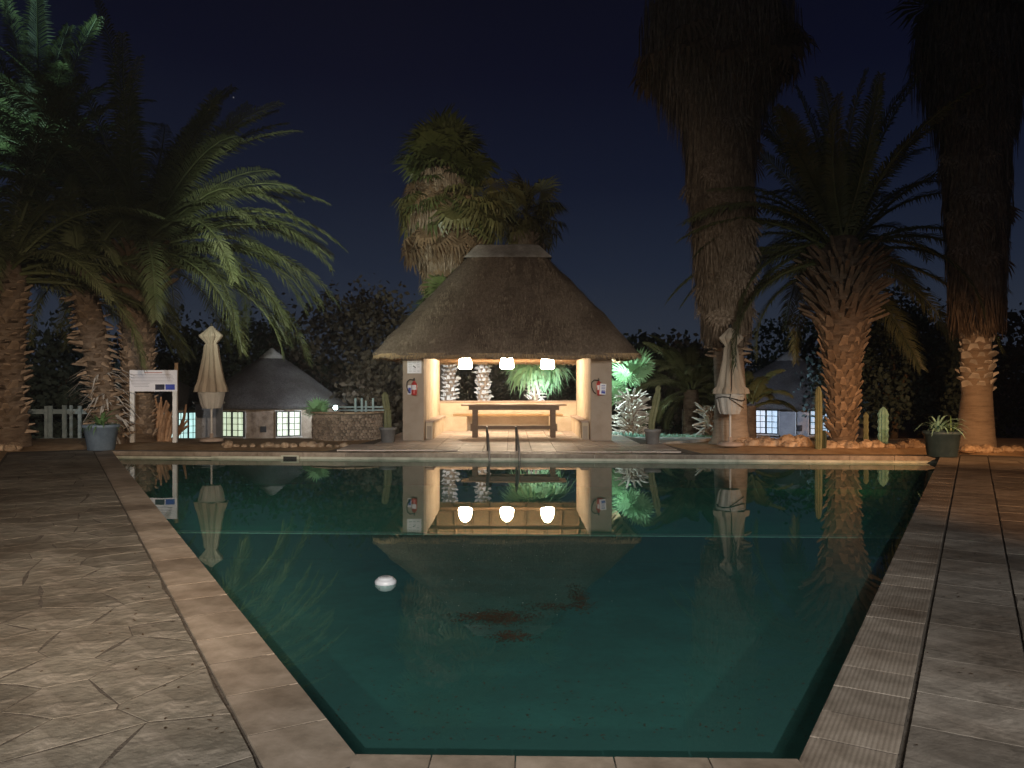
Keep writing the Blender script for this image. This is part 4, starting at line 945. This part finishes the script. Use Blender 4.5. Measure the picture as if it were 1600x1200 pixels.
hutM = hut('mostly hidden hut with a brightly lit paned door behind the white signboard', (262-CX)*38/F, 38, 2.3, -1.45, CAMH-37*35.6/F, 2.8, 1.95, [(266, .9, CAMH-67*35.7/F, 1.25), (294, .9, CAMH-67*35.7/F, 1.25)], 'hutwall', 'paneC', 3)
# wall flood light on the left hut
wl = thing('wall_flood_light', 'blindingly bright white lamp on the right side of the left hut', 'lamp', P(524, 637, 34.2)[:])
b = MB(); b.lathe([(.02, -.09), (.07, -.06), (.095, 0), (.07, .06), (.02, .09)], 16); b.build('bulb', M['led'], wl, True)
b = MB(); b.tube([(0, .1, .05), (0, .9, .12)], .02, 6); b.box((0, .12, .06), (.14, .04, .1)); b.build('bracket', M['metal'], wl)
point('wall_flood_beam', P(524, 637, 34.2)+Vector((.10, -.45, .05)), 70, (.75, .93, 1.0), .06)
spot('hut_fill_light', (-3.6, 30.5, 2.3), (-10.5, 36, 1.2), 1500, (.80, .86, 1.0), 60, .8, .1)  # unseen spot added to brighten the left hut, no fixture
spot('hut_fill_light', (8.6, 29.0, 2.0), (12.6, 34.5, .6), 900, (.62, .75, 1.0), 70, .8, .1)  # same kind of added spot for the right hut

# stone planter
sp = P(530, 690, 24.2); plt = thing('stone_planter', 'curved rough stone planter wall with flat coping in front of the left hut', 'planter', (sp.x, 25.4, -.2))
def planter_pt(a): return (1.13*math.cos(a), .85*math.sin(a))
b = MB(); b.lathe([(1.08, 0), (1.05, .86)], 40, fold=None, cap=False); co_ = b.build('core_wall', M['mortar'], plt); co_.scale = (1, .78, 1)
b = MB(); b.lathe([(1.0, .80), (.0, .80)], 40, cap=False); so = b.build('soil', M['soil'], plt); so.scale = (1, .78, 1)
rs = random.Random(4); stm = []
for k in range(7):
    b = MB(); w, h_, d = rs.uniform(.09, .15), rs.uniform(.07, .10), .09
    vs = []
    for z, sh in ((-h_/2, .72), (-h_*.2, 1), (h_*.2, 1), (h_/2, .75)):
        for q in range(6):
            a = q/6*2*math.pi+rs.uniform(-.25, .25); vs.append((d*.5*math.cos(a)*sh, w/2*math.sin(a)*sh*1.1, z+rs.uniform(-.008, .008)))
    fs = [(i*6+q, i*6+(q+1) % 6, i*6+6+(q+1) % 6, i*6+6+q) for i in range(3) for q in range(6)]+[tuple(range(5, -1, -1)), tuple(range(18, 24))]
    b.add(vs, fs); stm.append(b.mesh('stone', M['wallstone']))
cnt = 0
for j in range(9):
    a = math.pi*.98+j*.05
    while a < 2*math.pi+.25 and cnt < 295:
        an = a+rs.uniform(-.02, .02); x, y = 1.08*math.cos(an), .84*math.sin(an)
        o = link('stone', rs.choice(stm), plt, (x, y, .05+j*.092+rs.uniform(-.012, .012)), (rs.uniform(-.3, .3), rs.uniform(-.2, .2), an)); s = rs.uniform(.85, 1.15); o.scale = (s, s, s); a += .112; cnt += 1
a = math.pi*.95
while a < 2*math.pi+.3:
    sp_ = .30; b = MB(); pts = []
    for rr_, aa in ((1.16, a+.01), (1.18, a+sp_/2), (1.16, a+sp_-.012), (.86, a+sp_-.012), (.85, a+sp_/2), (.86, a+.01)): pts.append((rr_*math.cos(aa), rr_*.78*math.sin(aa)))
    b.prism(pts, .875, .925); b.build('coping_stone', M['rock'], plt, bevel=.008); a += sp_
pl5 = thing('fan_palm_seedling', 'young green fan palm growing in the stone planter', 'plant', (P(497, 640, 25.4).x, 25.4, .55))
for i, (az, e_, rl) in enumerate(((-90, 60, 0), (-60, 50, .5), (-130, 48, -.5), (180, 30, .2), (0, 40, .1), (90, 60, 0), (-100, 25, .2))):
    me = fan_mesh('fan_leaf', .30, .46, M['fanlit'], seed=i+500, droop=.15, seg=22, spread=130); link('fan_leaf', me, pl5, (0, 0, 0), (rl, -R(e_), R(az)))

# ------------------------------------------------------------------ umbrellas
def lathe_fold(prof, nf, amp, seed, n=96):
    r = random.Random(seed); ph = [r.uniform(-.25, .25) for _ in prof]; am = [r.uniform(.45, 1.5) for _ in range(nf)]; sh = [r.uniform(-.18, .18) for _ in range(nf)]
    def f(a, z, i):
        u = (a % (2*math.pi))/(2*math.pi)*nf; k = int(u) % nf; w = u-int(u)
        g = am[k]*math.sin(math.pi*min(1, max(0, w+sh[k]*math.sin(math.pi*w)*(1+.5*math.sin(z*2)))))-.55
        return 1+amp*(1.25*g+.22*math.cos(nf*3*a+1.3+z*3+ph[i]*3)+.10*math.sin(a*2+z*2.4+seed))*min(1, i/2)
    return f
def umbrella(label, x, D, top, hem, low, cap, seed, base=True, gc=None):
    t = thing('closed_umbrella', label, 'umbrella', ((x-CX)*D/F, D, 0), group=None)
    b = MB(); b.tube([(0, 0, 0), (0, 0, top-.05)], .028, 10); b.build('pole', M['white'], t, True)
    pr = [(.015, top), (.15, top-.13), (.29, top-.28), (.27, top-.33), (.13, top-.50), (.17, top-.56), (.20, top-.85), (.26, top-1.2), (.33, top-1.55), (.40, hem+.12), (.42, hem)]
    b = MB(); b.lathe(pr, 96, fold=lathe_fold(pr, 8, .17, seed), cap=False); b.build('canopy', M['canvas'], t, True)
    pr2 = [(.34, hem+.02), (.34, hem-.08), (.30, hem-.2), (.27, low+.12), (.22, low)]
    b = MB(); b.lathe(pr2, 96, fold=lathe_fold(pr2, 8, .12, seed+1), cap=False); b.build('valance', M['canvaswhite'], t, True)
    b = MB(); b.lathe([(.36, hem-.06), (.37, hem-.03), (.355, hem)], 48, fold=lambda a, z, i: 1+.03*math.cos(8*a), cap=False); b.build('tie_band', M['canvaswhite'], t, True)
    b = MB(); b.lathe([(.04, top-.02), (.035, top+.05), (.01, top+.08)], 12); b.build('finial', M['rubber'], t, True)
    if base:
        b = MB(); b.lathe([(.33, 0), (.33, .05), (.27, .09), (.05, .10), (.05, .22)], 28); b.build('base', M['concrete'], t, True)
    return t
u1 = umbrella('closed canvas umbrella with pointed wide head, left of the pool beside the signboard', 330.5, 22.2, 3.24, 1.38, .92, 0, 1)
u2 = umbrella('closed canvas umbrella tied with a dark cord, in front of the smooth palm trunk', 1141, 20.6, 3.08, 1.35, .82, 0, 4)
b = MB(); b.tube([(-.05, -.22, 2.7), (.0, -.30, 2.3), (-.06, -.36, 1.9), (-.08, -.42, 1.5), (-.12, -.40, 1.22), (.05, -.36, 1.12), (.28, -.24, .98)], .012, 6); b.build('cord', M['rubber'], u2)
b = MB(); pts = [(.36*math.cos(R(a)), .36*math.sin(R(a)), 1.22+.05*math.sin(R(a*2))) for a in range(-180, 1, 20)]; b.tube(pts, .014, 6); b.build('cord', M['rubber'], u2)
# stone gate pillar behind the left umbrella
gp = thing('gate_pillar', 'grey stone gate pillar behind the foot of the left umbrella', 'pillar', (P(327, 690, 27.5).x, 27.5, -.6))
b = MB(); b.box((0, 0, .76), (.72, .7, 1.52)); b.build('shaft', M['hutplaster'], gp, bevel=.03); b = MB(); b.box((0, 0, 1.55), (.82, .8, .07)); b.build('cap', M['cement'], gp, bevel=.01)

# signboard
sb = P(241, 690, 24); sgn = thing('signboard', 'white information board on two posts at the far left corner of the pool', 'sign', (sb.x, 23.0, -.1)); sD = 23.0
def sx_(x): return (x-CX)*sD/F-sb.x
def sz_(y): return CAMH-(y-HZ)*sD/F+.1
for x in (207, 273.5): b = MB(); b.box((sx_(x), 0, (sz_(578))/2), (.12, .09, sz_(578))); b.build('post', M['white'], sgn, bevel=.01)
b = MB(); b.box((sx_(241.5), -.065, (sz_(578.5)+sz_(611.5))/2), (sx_(278.5)-sx_(204.5), .03, sz_(578.5)-sz_(611.5))); b.build('panel', M['paper'], sgn)
b = MB(); b.box((sx_(241.5), -.083, sz_(582.2)), (.52, .003, .03)); b.build('title_line', M['title'], sgn)
for i in range(9):
    y = 585.2+i*2.3; x1 = 275 if i < 6 else 240
    b = MB(); b.box(((sx_(208)+sx_(x1-rnd.uniform(0, 8)))/2, -.083, sz_(y)), (sx_(x1-rnd.uniform(0, 8))-sx_(208), .003, .012)); b.build('text_line', M['ink'], sgn)
for x0, x1, mm, nm in ((244.5, 259, 'darkphoto', 'photo_print'), (260.5, 275, 'blue', 'photo_print')):
    b = MB(); b.box(((sx_(x0)+sx_(x1))/2, -.084, (sz_(600.5)+sz_(609))/2), (sx_(x1)-sx_(x0), .004, sz_(600.5)-sz_(609))); b.build(nm, M[mm], sgn)
st = thing('wooden_stake', 'bare wooden stake standing just behind the right post of the signboard', 'stake', (P(274.5, 690, 23.6).x, 23.6, -.12))
b = MB(); b.tube([(0, 0, 0), (.02, 0, 2.35)], [.07, .06], 8); b.build('stake_pole', M['pole'], st, True)

# cut palm stubs under the signboard (orange brown)
cs = thing('cut_palm_clump', 'clump of sawn orange brown palm stubs under the signboard', 'palm stump', (P(248, 690, 24.3).x, 24.3, -.17)); r = random.Random(31)
for i in range(54):
    a = r.uniform(0, 6.28); d = r.uniform(.05, .52); l = r.uniform(.55, 1.45)*(1-.4*d); x = d*math.cos(a); y = d*math.sin(a)*.5
    b = MB(); b.tube([(x, y, 0), (x*1.5+r.uniform(-.1, .1), y*1.3, l*.6), (x*1.9+r.uniform(-.14, .14), y*1.5, l)], [.065, .05, .03], 6); b.build('stub', M['stub'], cs)

# potted plants and cacti
def pot(label, x, D, r1, r0, h, m, seed, cat='potted plant', z=0.0):
    t = thing('potted_plant', label, cat, ((x-CX)*D/F, D, z))
    b = MB(); b.lathe([(r0*.9, 0), (r0, .01), (r1*.97, h-.07), (r1*1.06, h-.065), (r1*1.06, h), (r1*.93, h), (r1*.9, h-.06), (.01, h-.05)], 32); b.build('pot', M[m], t, True)
    b = MB(); b.lathe([(r1*.9, h-.045), (.01, h-.03)], 24, cap=False); b.build('soil', M['soil'], t); return t
def rosette(t, c, n, L, w, m, seed, e=(20, 85), droop=.9, name='leaf'):
    r = random.Random(seed)
    for i in range(n):
        a = r.uniform(0, 6.28); el_ = R(r.uniform(*e)); l = L*r.uniform(.7, 1.15); d = Vector((math.cos(a), math.sin(a), 0)); p = Vector(c)+d*.04; pts = []
        for k in range(7):
            s = k/6; q = el_-droop*s*1.9; pts.append(tuple(p)); p = p+(d*math.cos(q)+Vector((0, 0, math.sin(q))))*l/6
        b = MB(); b.strip(pts, [w*x for x in (.8, 1, 1, .9, .7, .45, .05)], Vector((-d.y, d.x, .12)).normalized()); b.build(name, M[m], t)
tp1 = pot('large blue grey pot with leafy green plant at the far left corner of the deck', 158, 19.2, .40, .30, .62, 'potblue', 1, z=-.0)
rosette(tp1, (0, 0, .6), 34, .62, .05, 'blade', 41, (15, 88), .8)
tp2 = pot('large dark pot with arching strappy plant at the far right corner of the deck', 1472, 17.5, .38, .30, .56, 'potdark', 2)
rosette(tp2, (-.1, 0, .55), 26, .72, .045, 'agave', 42, (35, 85), 1.0); rosette(tp2, (.2, 0, .55), 12, .45, .035, 'blade', 43, (50, 88), .7)
def column_cactus(t, segs, r0, m='cactus', name='stem'):
    vs = []; b = MB(); N = 20; pts = segs
    prof = []
    for (x, y, z, rr_) in pts: prof.append((x, y, z, rr_))
    for (x, y, z, rr_) in prof:
        for k in range(N):
            a = 2*math.pi*k/N; q = rr_*(1 if k % 2 else .80); vs.append((x+q*math.cos(a), y+q*math.sin(a), z))
    fs = [(i*N+k, i*N+(k+1) % N, i*N+N+(k+1) % N, i*N+N+k) for i in range(len(prof)-1) for k in range(N)]+[tuple((len(prof)-1)*N+k for k in range(N))]
    b.add(vs, fs); return b.build(name, M[m], t)
tp3 = pot('grey pot with a pale columnar cactus left of the pavilion', 606, 21.6, .22, .17, .42, 'potgrey', 3, 'potted cactus')
column_cactus(tp3, [(0, 0, .38, .10), (0, 0, .60, .105), (-.01, 0, .86, .10), (-.02, 0, .90, .075), (-.03, 0, .95, .095), (-.06, 0, 1.15, .10), (-.08, 0, 1.3, .09), (-.08, 0, 1.38, .03)], .1)
tp4 = pot('dark grey pot with a tall leaning cactus right of the pavilion', 1019.5, 20.9, .21, .16, .41, 'potgrey', 4, 'potted cactus')
column_cactus(tp4, [(-.03, 0, .36, .07), (-.02, 0, .6, .09), (.03, 0, .85, .10), (.06, 0, 1.0, .085), (.09, 0, 1.15, .10), (.13, 0, 1.33, .09), (.14, 0, 1.40, .06), (.15, 0, 1.5, .075), (.16, 0, 1.56, .03)], .1)
c1 = thing('columnar_cactus', 'slim ribbed cactus standing in front of the lit window of the right hut', 'cactus', (P(1279, 698, 20.2).x, 20.2, -.06)); column_cactus(c1, [(0, 0, 0, .085), (0, 0, .5, .095), (0, 0, 1.2, .09), (0, 0, 1.45, .08), (0, 0, 1.56, .05), (0, 0, 1.6, .01)], .1)
c2 = thing('columnar_cactus', 'small dark cactus at the foot of the slim ribbed one', 'cactus', (P(1288, 698, 20.3).x, 20.35, -.06)); column_cactus(c2, [(0, 0, 0, .07), (0, 0, .3, .08), (0, 0, .42, .06), (0, 0, .47, .01)], .1, 'leaf1')
c3 = thing('columnar_cactus', 'thin yellowish cactus right of the stout palm trunk', 'cactus', (P(1353, 690, 21.6).x, 21.6, -.06)); column_cactus(c3, [(0, 0, 0, .07)]+[(0, 0, .1+i*.1, .075 if i % 2 else .06) for i in range(8)]+[(0, 0, .88, .02)], .1)
c4 = thing('columnar_cactus', 'thick pale cactus column with knobbly edges in the right rock bed', 'cactus', (P(1380, 690, 22.2).x, 22.2, -.06)); column_cactus(c4, [(0, 0, 0, .13)]+[(0, 0, .1+i*.1, .15 if i % 2 else .125) for i in range(8)]+[(0, 0, .95, .09), (0, 0, 1.02, .02)], .1, 'agave')

# rocks
rk = []
rq = random.Random(6)
for k in range(6):
    b = MB(); vs = []; N = 9
    for z, sh in ((-.1, .8), (.08, 1), (.26, .95), (.42, .7), (.5, .3)):
        for q in range(N): a = q/N*2*math.pi; s = sh*rq.uniform(.78, 1.12)*.5; vs.append((s*math.cos(a)*1.15, s*math.sin(a), z*rq.uniform(.85, 1.1)))
    b.add(vs, [(i*N+q, i*N+(q+1) % N, i*N+N+(q+1) % N, i*N+N+q) for i in range(4) for q in range(N)]+[tuple(4*N+q for q in range(N))]); rk.append(b.mesh('rock', M['rock']))
ORD = ['leftmost', 'second', 'third', 'fourth', 'fifth', 'sixth', 'seventh', 'eighth', 'ninth', 'tenth', 'eleventh', 'twelfth', 'thirteenth', 'fourteenth', 'fifteenth', 'sixteenth', 'seventeenth', 'eighteenth']
def rocks(x0, x1, D0, D1, n, sz, grp, lab, yj=.2):
    for i in range(n):
        k = (i+.5+rq.uniform(-.25, .25))/n; D = D0+(D1-D0)*k+rq.uniform(-yj, yj); x = x0+(x1-x0)*k; s = sz*rq.uniform(.65, 1.35)
        o = link('rock', rk[rq.randrange(6)], None, ((x-CX)*D/F, D, -.06), (0, 0, rq.uniform(0, 6))); o.scale = (s, s, s*rq.uniform(.7, 1.0))
        tag(o, (ORD[i]+' ' if i == 0 else ORD[i]+' from left, ')+lab, 'rock', grp)
rocks(1150, 1262, 21.5, 21.2, 16, .42, 'orange rocks edging the bed left of the stout palm', 'rough orange rock in the row left of the stout date palm')
rocks(1292, 1440, 20.4, 20.8, 13, .36, 'pale rocks edging the bed right of the stout palm', 'pale rock between the stout palm and the dark pot')
rocks(1502, 1600, 19.5, 19.6, 6, .30, 'pale rocks beyond the dark pot', 'small pale rock right of the dark pot')
rocks(352, 545, 21.0, 21.0, 15, .24, 'small edging stones before the left hut', 'small edging stone in front of the left hut', .05)
rocks(0, 26, 20.0, 20.0, 3, .5, 'big rocks at the foot of the left edge palm', 'big pale rock at the foot of the left edge palm')

# fence at left
fz = P(90, 690, 27); fn = thing('pole_fence', 'pale open pole fence with two rails behind the blue grey pot', 'fence', (fz.x, 27, -.45)); 
def fx(x): return (x-CX)*27/F-fz.x
def fh(y): return CAMH-(y-HZ)*27/F+.45
b = MB(); b.box((fx(88), 0, fh(643)), (fx(140)-fx(36), .10, .16)); b.build('rail', M['fence'], fn)
b = MB(); b.box((fx(92), .02, fh(686)), (fx(121)-fx(63), .08, .07)); b.build('rail', M['fence'], fn)
for x, yt, w in ((41, 640, .10), (75, 634, .11), (81.5, 634, .11), (103, 633, .13), (113.5, 633, .08), (127, 634, .10)):
    b = MB(); b.box((fx(x), -.09, fh(yt)/2-.05), (w, .07, fh(yt)+.1)); b.build('post', M['fence'], fn)
# rails right of the planter
f2 = thing('pole_fence', 'thin grey rail fence between the stone planter and the pavilion', 'fence', (P(570, 690, 29).x, 29, -1.0))
for x, yt in ((555.5, 622), (565.5, 622), (572, 626), (583, 622)):
    b = MB(); xx = (x-CX)*29/F-P(570, 690, 29).x; b.box((xx, 0, (CAMH-(yt-HZ)*29/F+1)/2), (.07, .07, CAMH-(yt-HZ)*29/F+1)); b.build('post', M['fence'], f2)
for y in (636, 641): b = MB(); b.box((-.2, .06, CAMH-(y-HZ)*29/F+1), (1.9, .03, .05)); b.build('rail', M['fence'], f2)
# gate posts right (1070-1100)
f3 = thing('garden_gate', 'grey slatted gate between low posts behind the potted cactus right of the pavilion', 'gate', (P(1090, 690, 29).x, 29, -1.0))
for x in (1068, 1080, 1097): b = MB(); xx = (x-CX)*29/F-P(1090, 690, 29).x; b.box((xx, 0, .8), (.10 if x < 1075 else .16, .1, 1.75)); b.build('post', M['hutplaster'], f3)
for i in range(9): b = MB(); b.box((-.04, .03, .15+i*.17), (.28, .03, .06)); b.build('slat', M['fence'], f3)
# pale agaves on the bright bed right of the pavilion
r = random.Random(12)
b = MB()
for _ in range(240):
    k = r.random(); x = 2.9+k*3.6; y = 24.4+r.random()*.9+k*.2; s = r.uniform(.16, .30)*(1-.45*k); 
    for q in range(9):
        a = r.uniform(0, 6.28); e = r.uniform(.5, 1.4); d = Vector((math.cos(a)*math.cos(e), math.sin(a)*math.cos(e), math.sin(e))); sd = Vector((-d.y, d.x, 0)).normalized(); p = Vector((x, y, -.15))
        b.strip([p, p+d*s*.5, p+d*s], [.035, .035, .004], sd)
stuff(b.build('agave_bed', M['agave']), 'low bed of pale spiky succulents lit cyan right of the pavilion', 'ground cover')
b = MB(); b.prism([(2.9, 22.7), (4.2, 22.2), (5.0, 22.9), (6.4, 24.3), (2.9, 24.5)], -.12, -.035); struct(b.build('path', M['cement']))
# ground litter / sparse blades in the dark far garden
blades('garden_grass', lambda r: (r.uniform(-22, 22), r.uniform(26, 33), gz(0, 29)-.0), 1, .1, .02, M['grass'], 9)

# ------------------------------------------------------------------ on the water
fl = thing('pool_floater', 'white round chlorine floater drifting on the left half of the pool', 'pool floater', ((602.5-CX)*6.98/F, 6.98, WZ))
b = MB(); b.lathe([(.055, -.06), (.085, -.03), (.094, 0), (.094, .022), (.082, .036), (.070, .038), (.068, .050), (.060, .054), (.02, .055), (.004, .055)], 36, cap=False); b.build('float_ring', M['plastic'], fl, True)
b = MB(); b.lathe([(.052, .0545), (.050, .060), (.03, .061), (.005, .061)], 24, cap=False); b.build('lid', M['plasticgrey'], fl, True)
r = random.Random(19); b = MB()
for _ in range(420):
    if r.random() < .5: q = PL0+nL*(.38+abs(r.gauss(0, .45)))+tL*(-1+r.random()**1.5*16)
    else: q = PR0+nR*(.38+abs(r.gauss(0, .6)))+tR*(-1+r.random()**1.5*16)
    a = r.uniform(0, 6.28); l = r.uniform(.012, .035); d = Vector((math.cos(a), math.sin(a), r.uniform(-.1, .3))); sd = Vector((-d.y, d.x, r.uniform(-.2, .2))); c = Vector((q.x, q.y, .008))
    b.add([c-d*l*.5, c+sd*l*.2, c+d*l*.5, c-sd*l*.2], [(0, 1, 2), (0, 2, 3)])
stuff(b.build('fallen_leaves', M['deadleaf']), 'small dry leaves scattered along the paving joints of both decks', 'leaf litter')
r = random.Random(15); b = MB(); b2 = MB()
def flake(bb, x, y, s, z=.004):
    a = r.uniform(0, 6.28); d = Vector((math.cos(a), math.sin(a), r.uniform(-.1, .1))); sd = Vector((-d.y, d.x, r.uniform(-.15, .15))); c = Vector((x, y, WZ+z))
    bb.add([c-d*s, c+sd*s*.4, c+d*s, c-sd*s*.4], [(0, 1, 2, 3)])
for cx_, cy_, sx, sy, n in (((782-CX)*5.95/F, 5.95, .14, .10, 330), ((797-CX)*5.5/F, 5.5, .08, .06, 120), ((905-CX)*6.5/F, 6.5, .04, .22, 130), ((870-CX)*6.25/F, 6.25, .14, .06, 90), ((745-CX)*5.98/F, 5.98, .12, .05, 60)):
    for _ in range(int(n*3)): flake(b, cx_+r.gauss(0, sx), cy_+r.gauss(0, sy), r.uniform(.006, .018))
for _ in range(2200):
    D = 3.9+r.random()**1.3*5.5; x = r.uniform(-.5, .5)*(D-1.4)*1.1+.1; flake(b, x, D, r.uniform(.004, .012))
for _ in range(60):
    D = r.uniform(6.0, 9.0); flake(b2, r.gauss(0, .5), D, r.uniform(.004, .009), .006)
stuff(b.build('floating_debris', M['deadleaf']), 'drifting patches of dead brown leaves on the pool surface', 'leaf litter')
stuff(b2.build('floating_petals', M['speck']), 'tiny pale petals scattered on the pool surface', 'petals')
for o in list(bpy.data.objects):
    if o.name.startswith('garden_grass'): bpy.data.objects.remove(o)

b = MB(); b.box((0, 27, 8), (150, 84, 22))  # volume added to imitate lens glow round the lamps and lift the blacks
m = bpy.data.materials.new('glow_haze'); m.use_nodes = True; t = m.node_tree; t.nodes.clear(); o_ = t.nodes.new('ShaderNodeOutputMaterial'); v_ = t.nodes.new('ShaderNodeVolumePrincipled')
v_.inputs['Density'].default_value = .0016; v_.inputs['Color'].default_value = (.9, .9, .9, 1); v_.inputs['Anisotropy'].default_value = .75
t.links.new(v_.outputs[0], o_.inputs['Volume']); hz = b.build('glow_haze', m); stuff(hz, 'thin air volume added for lamp glow and lifted blacks around the pool', 'glow_haze')
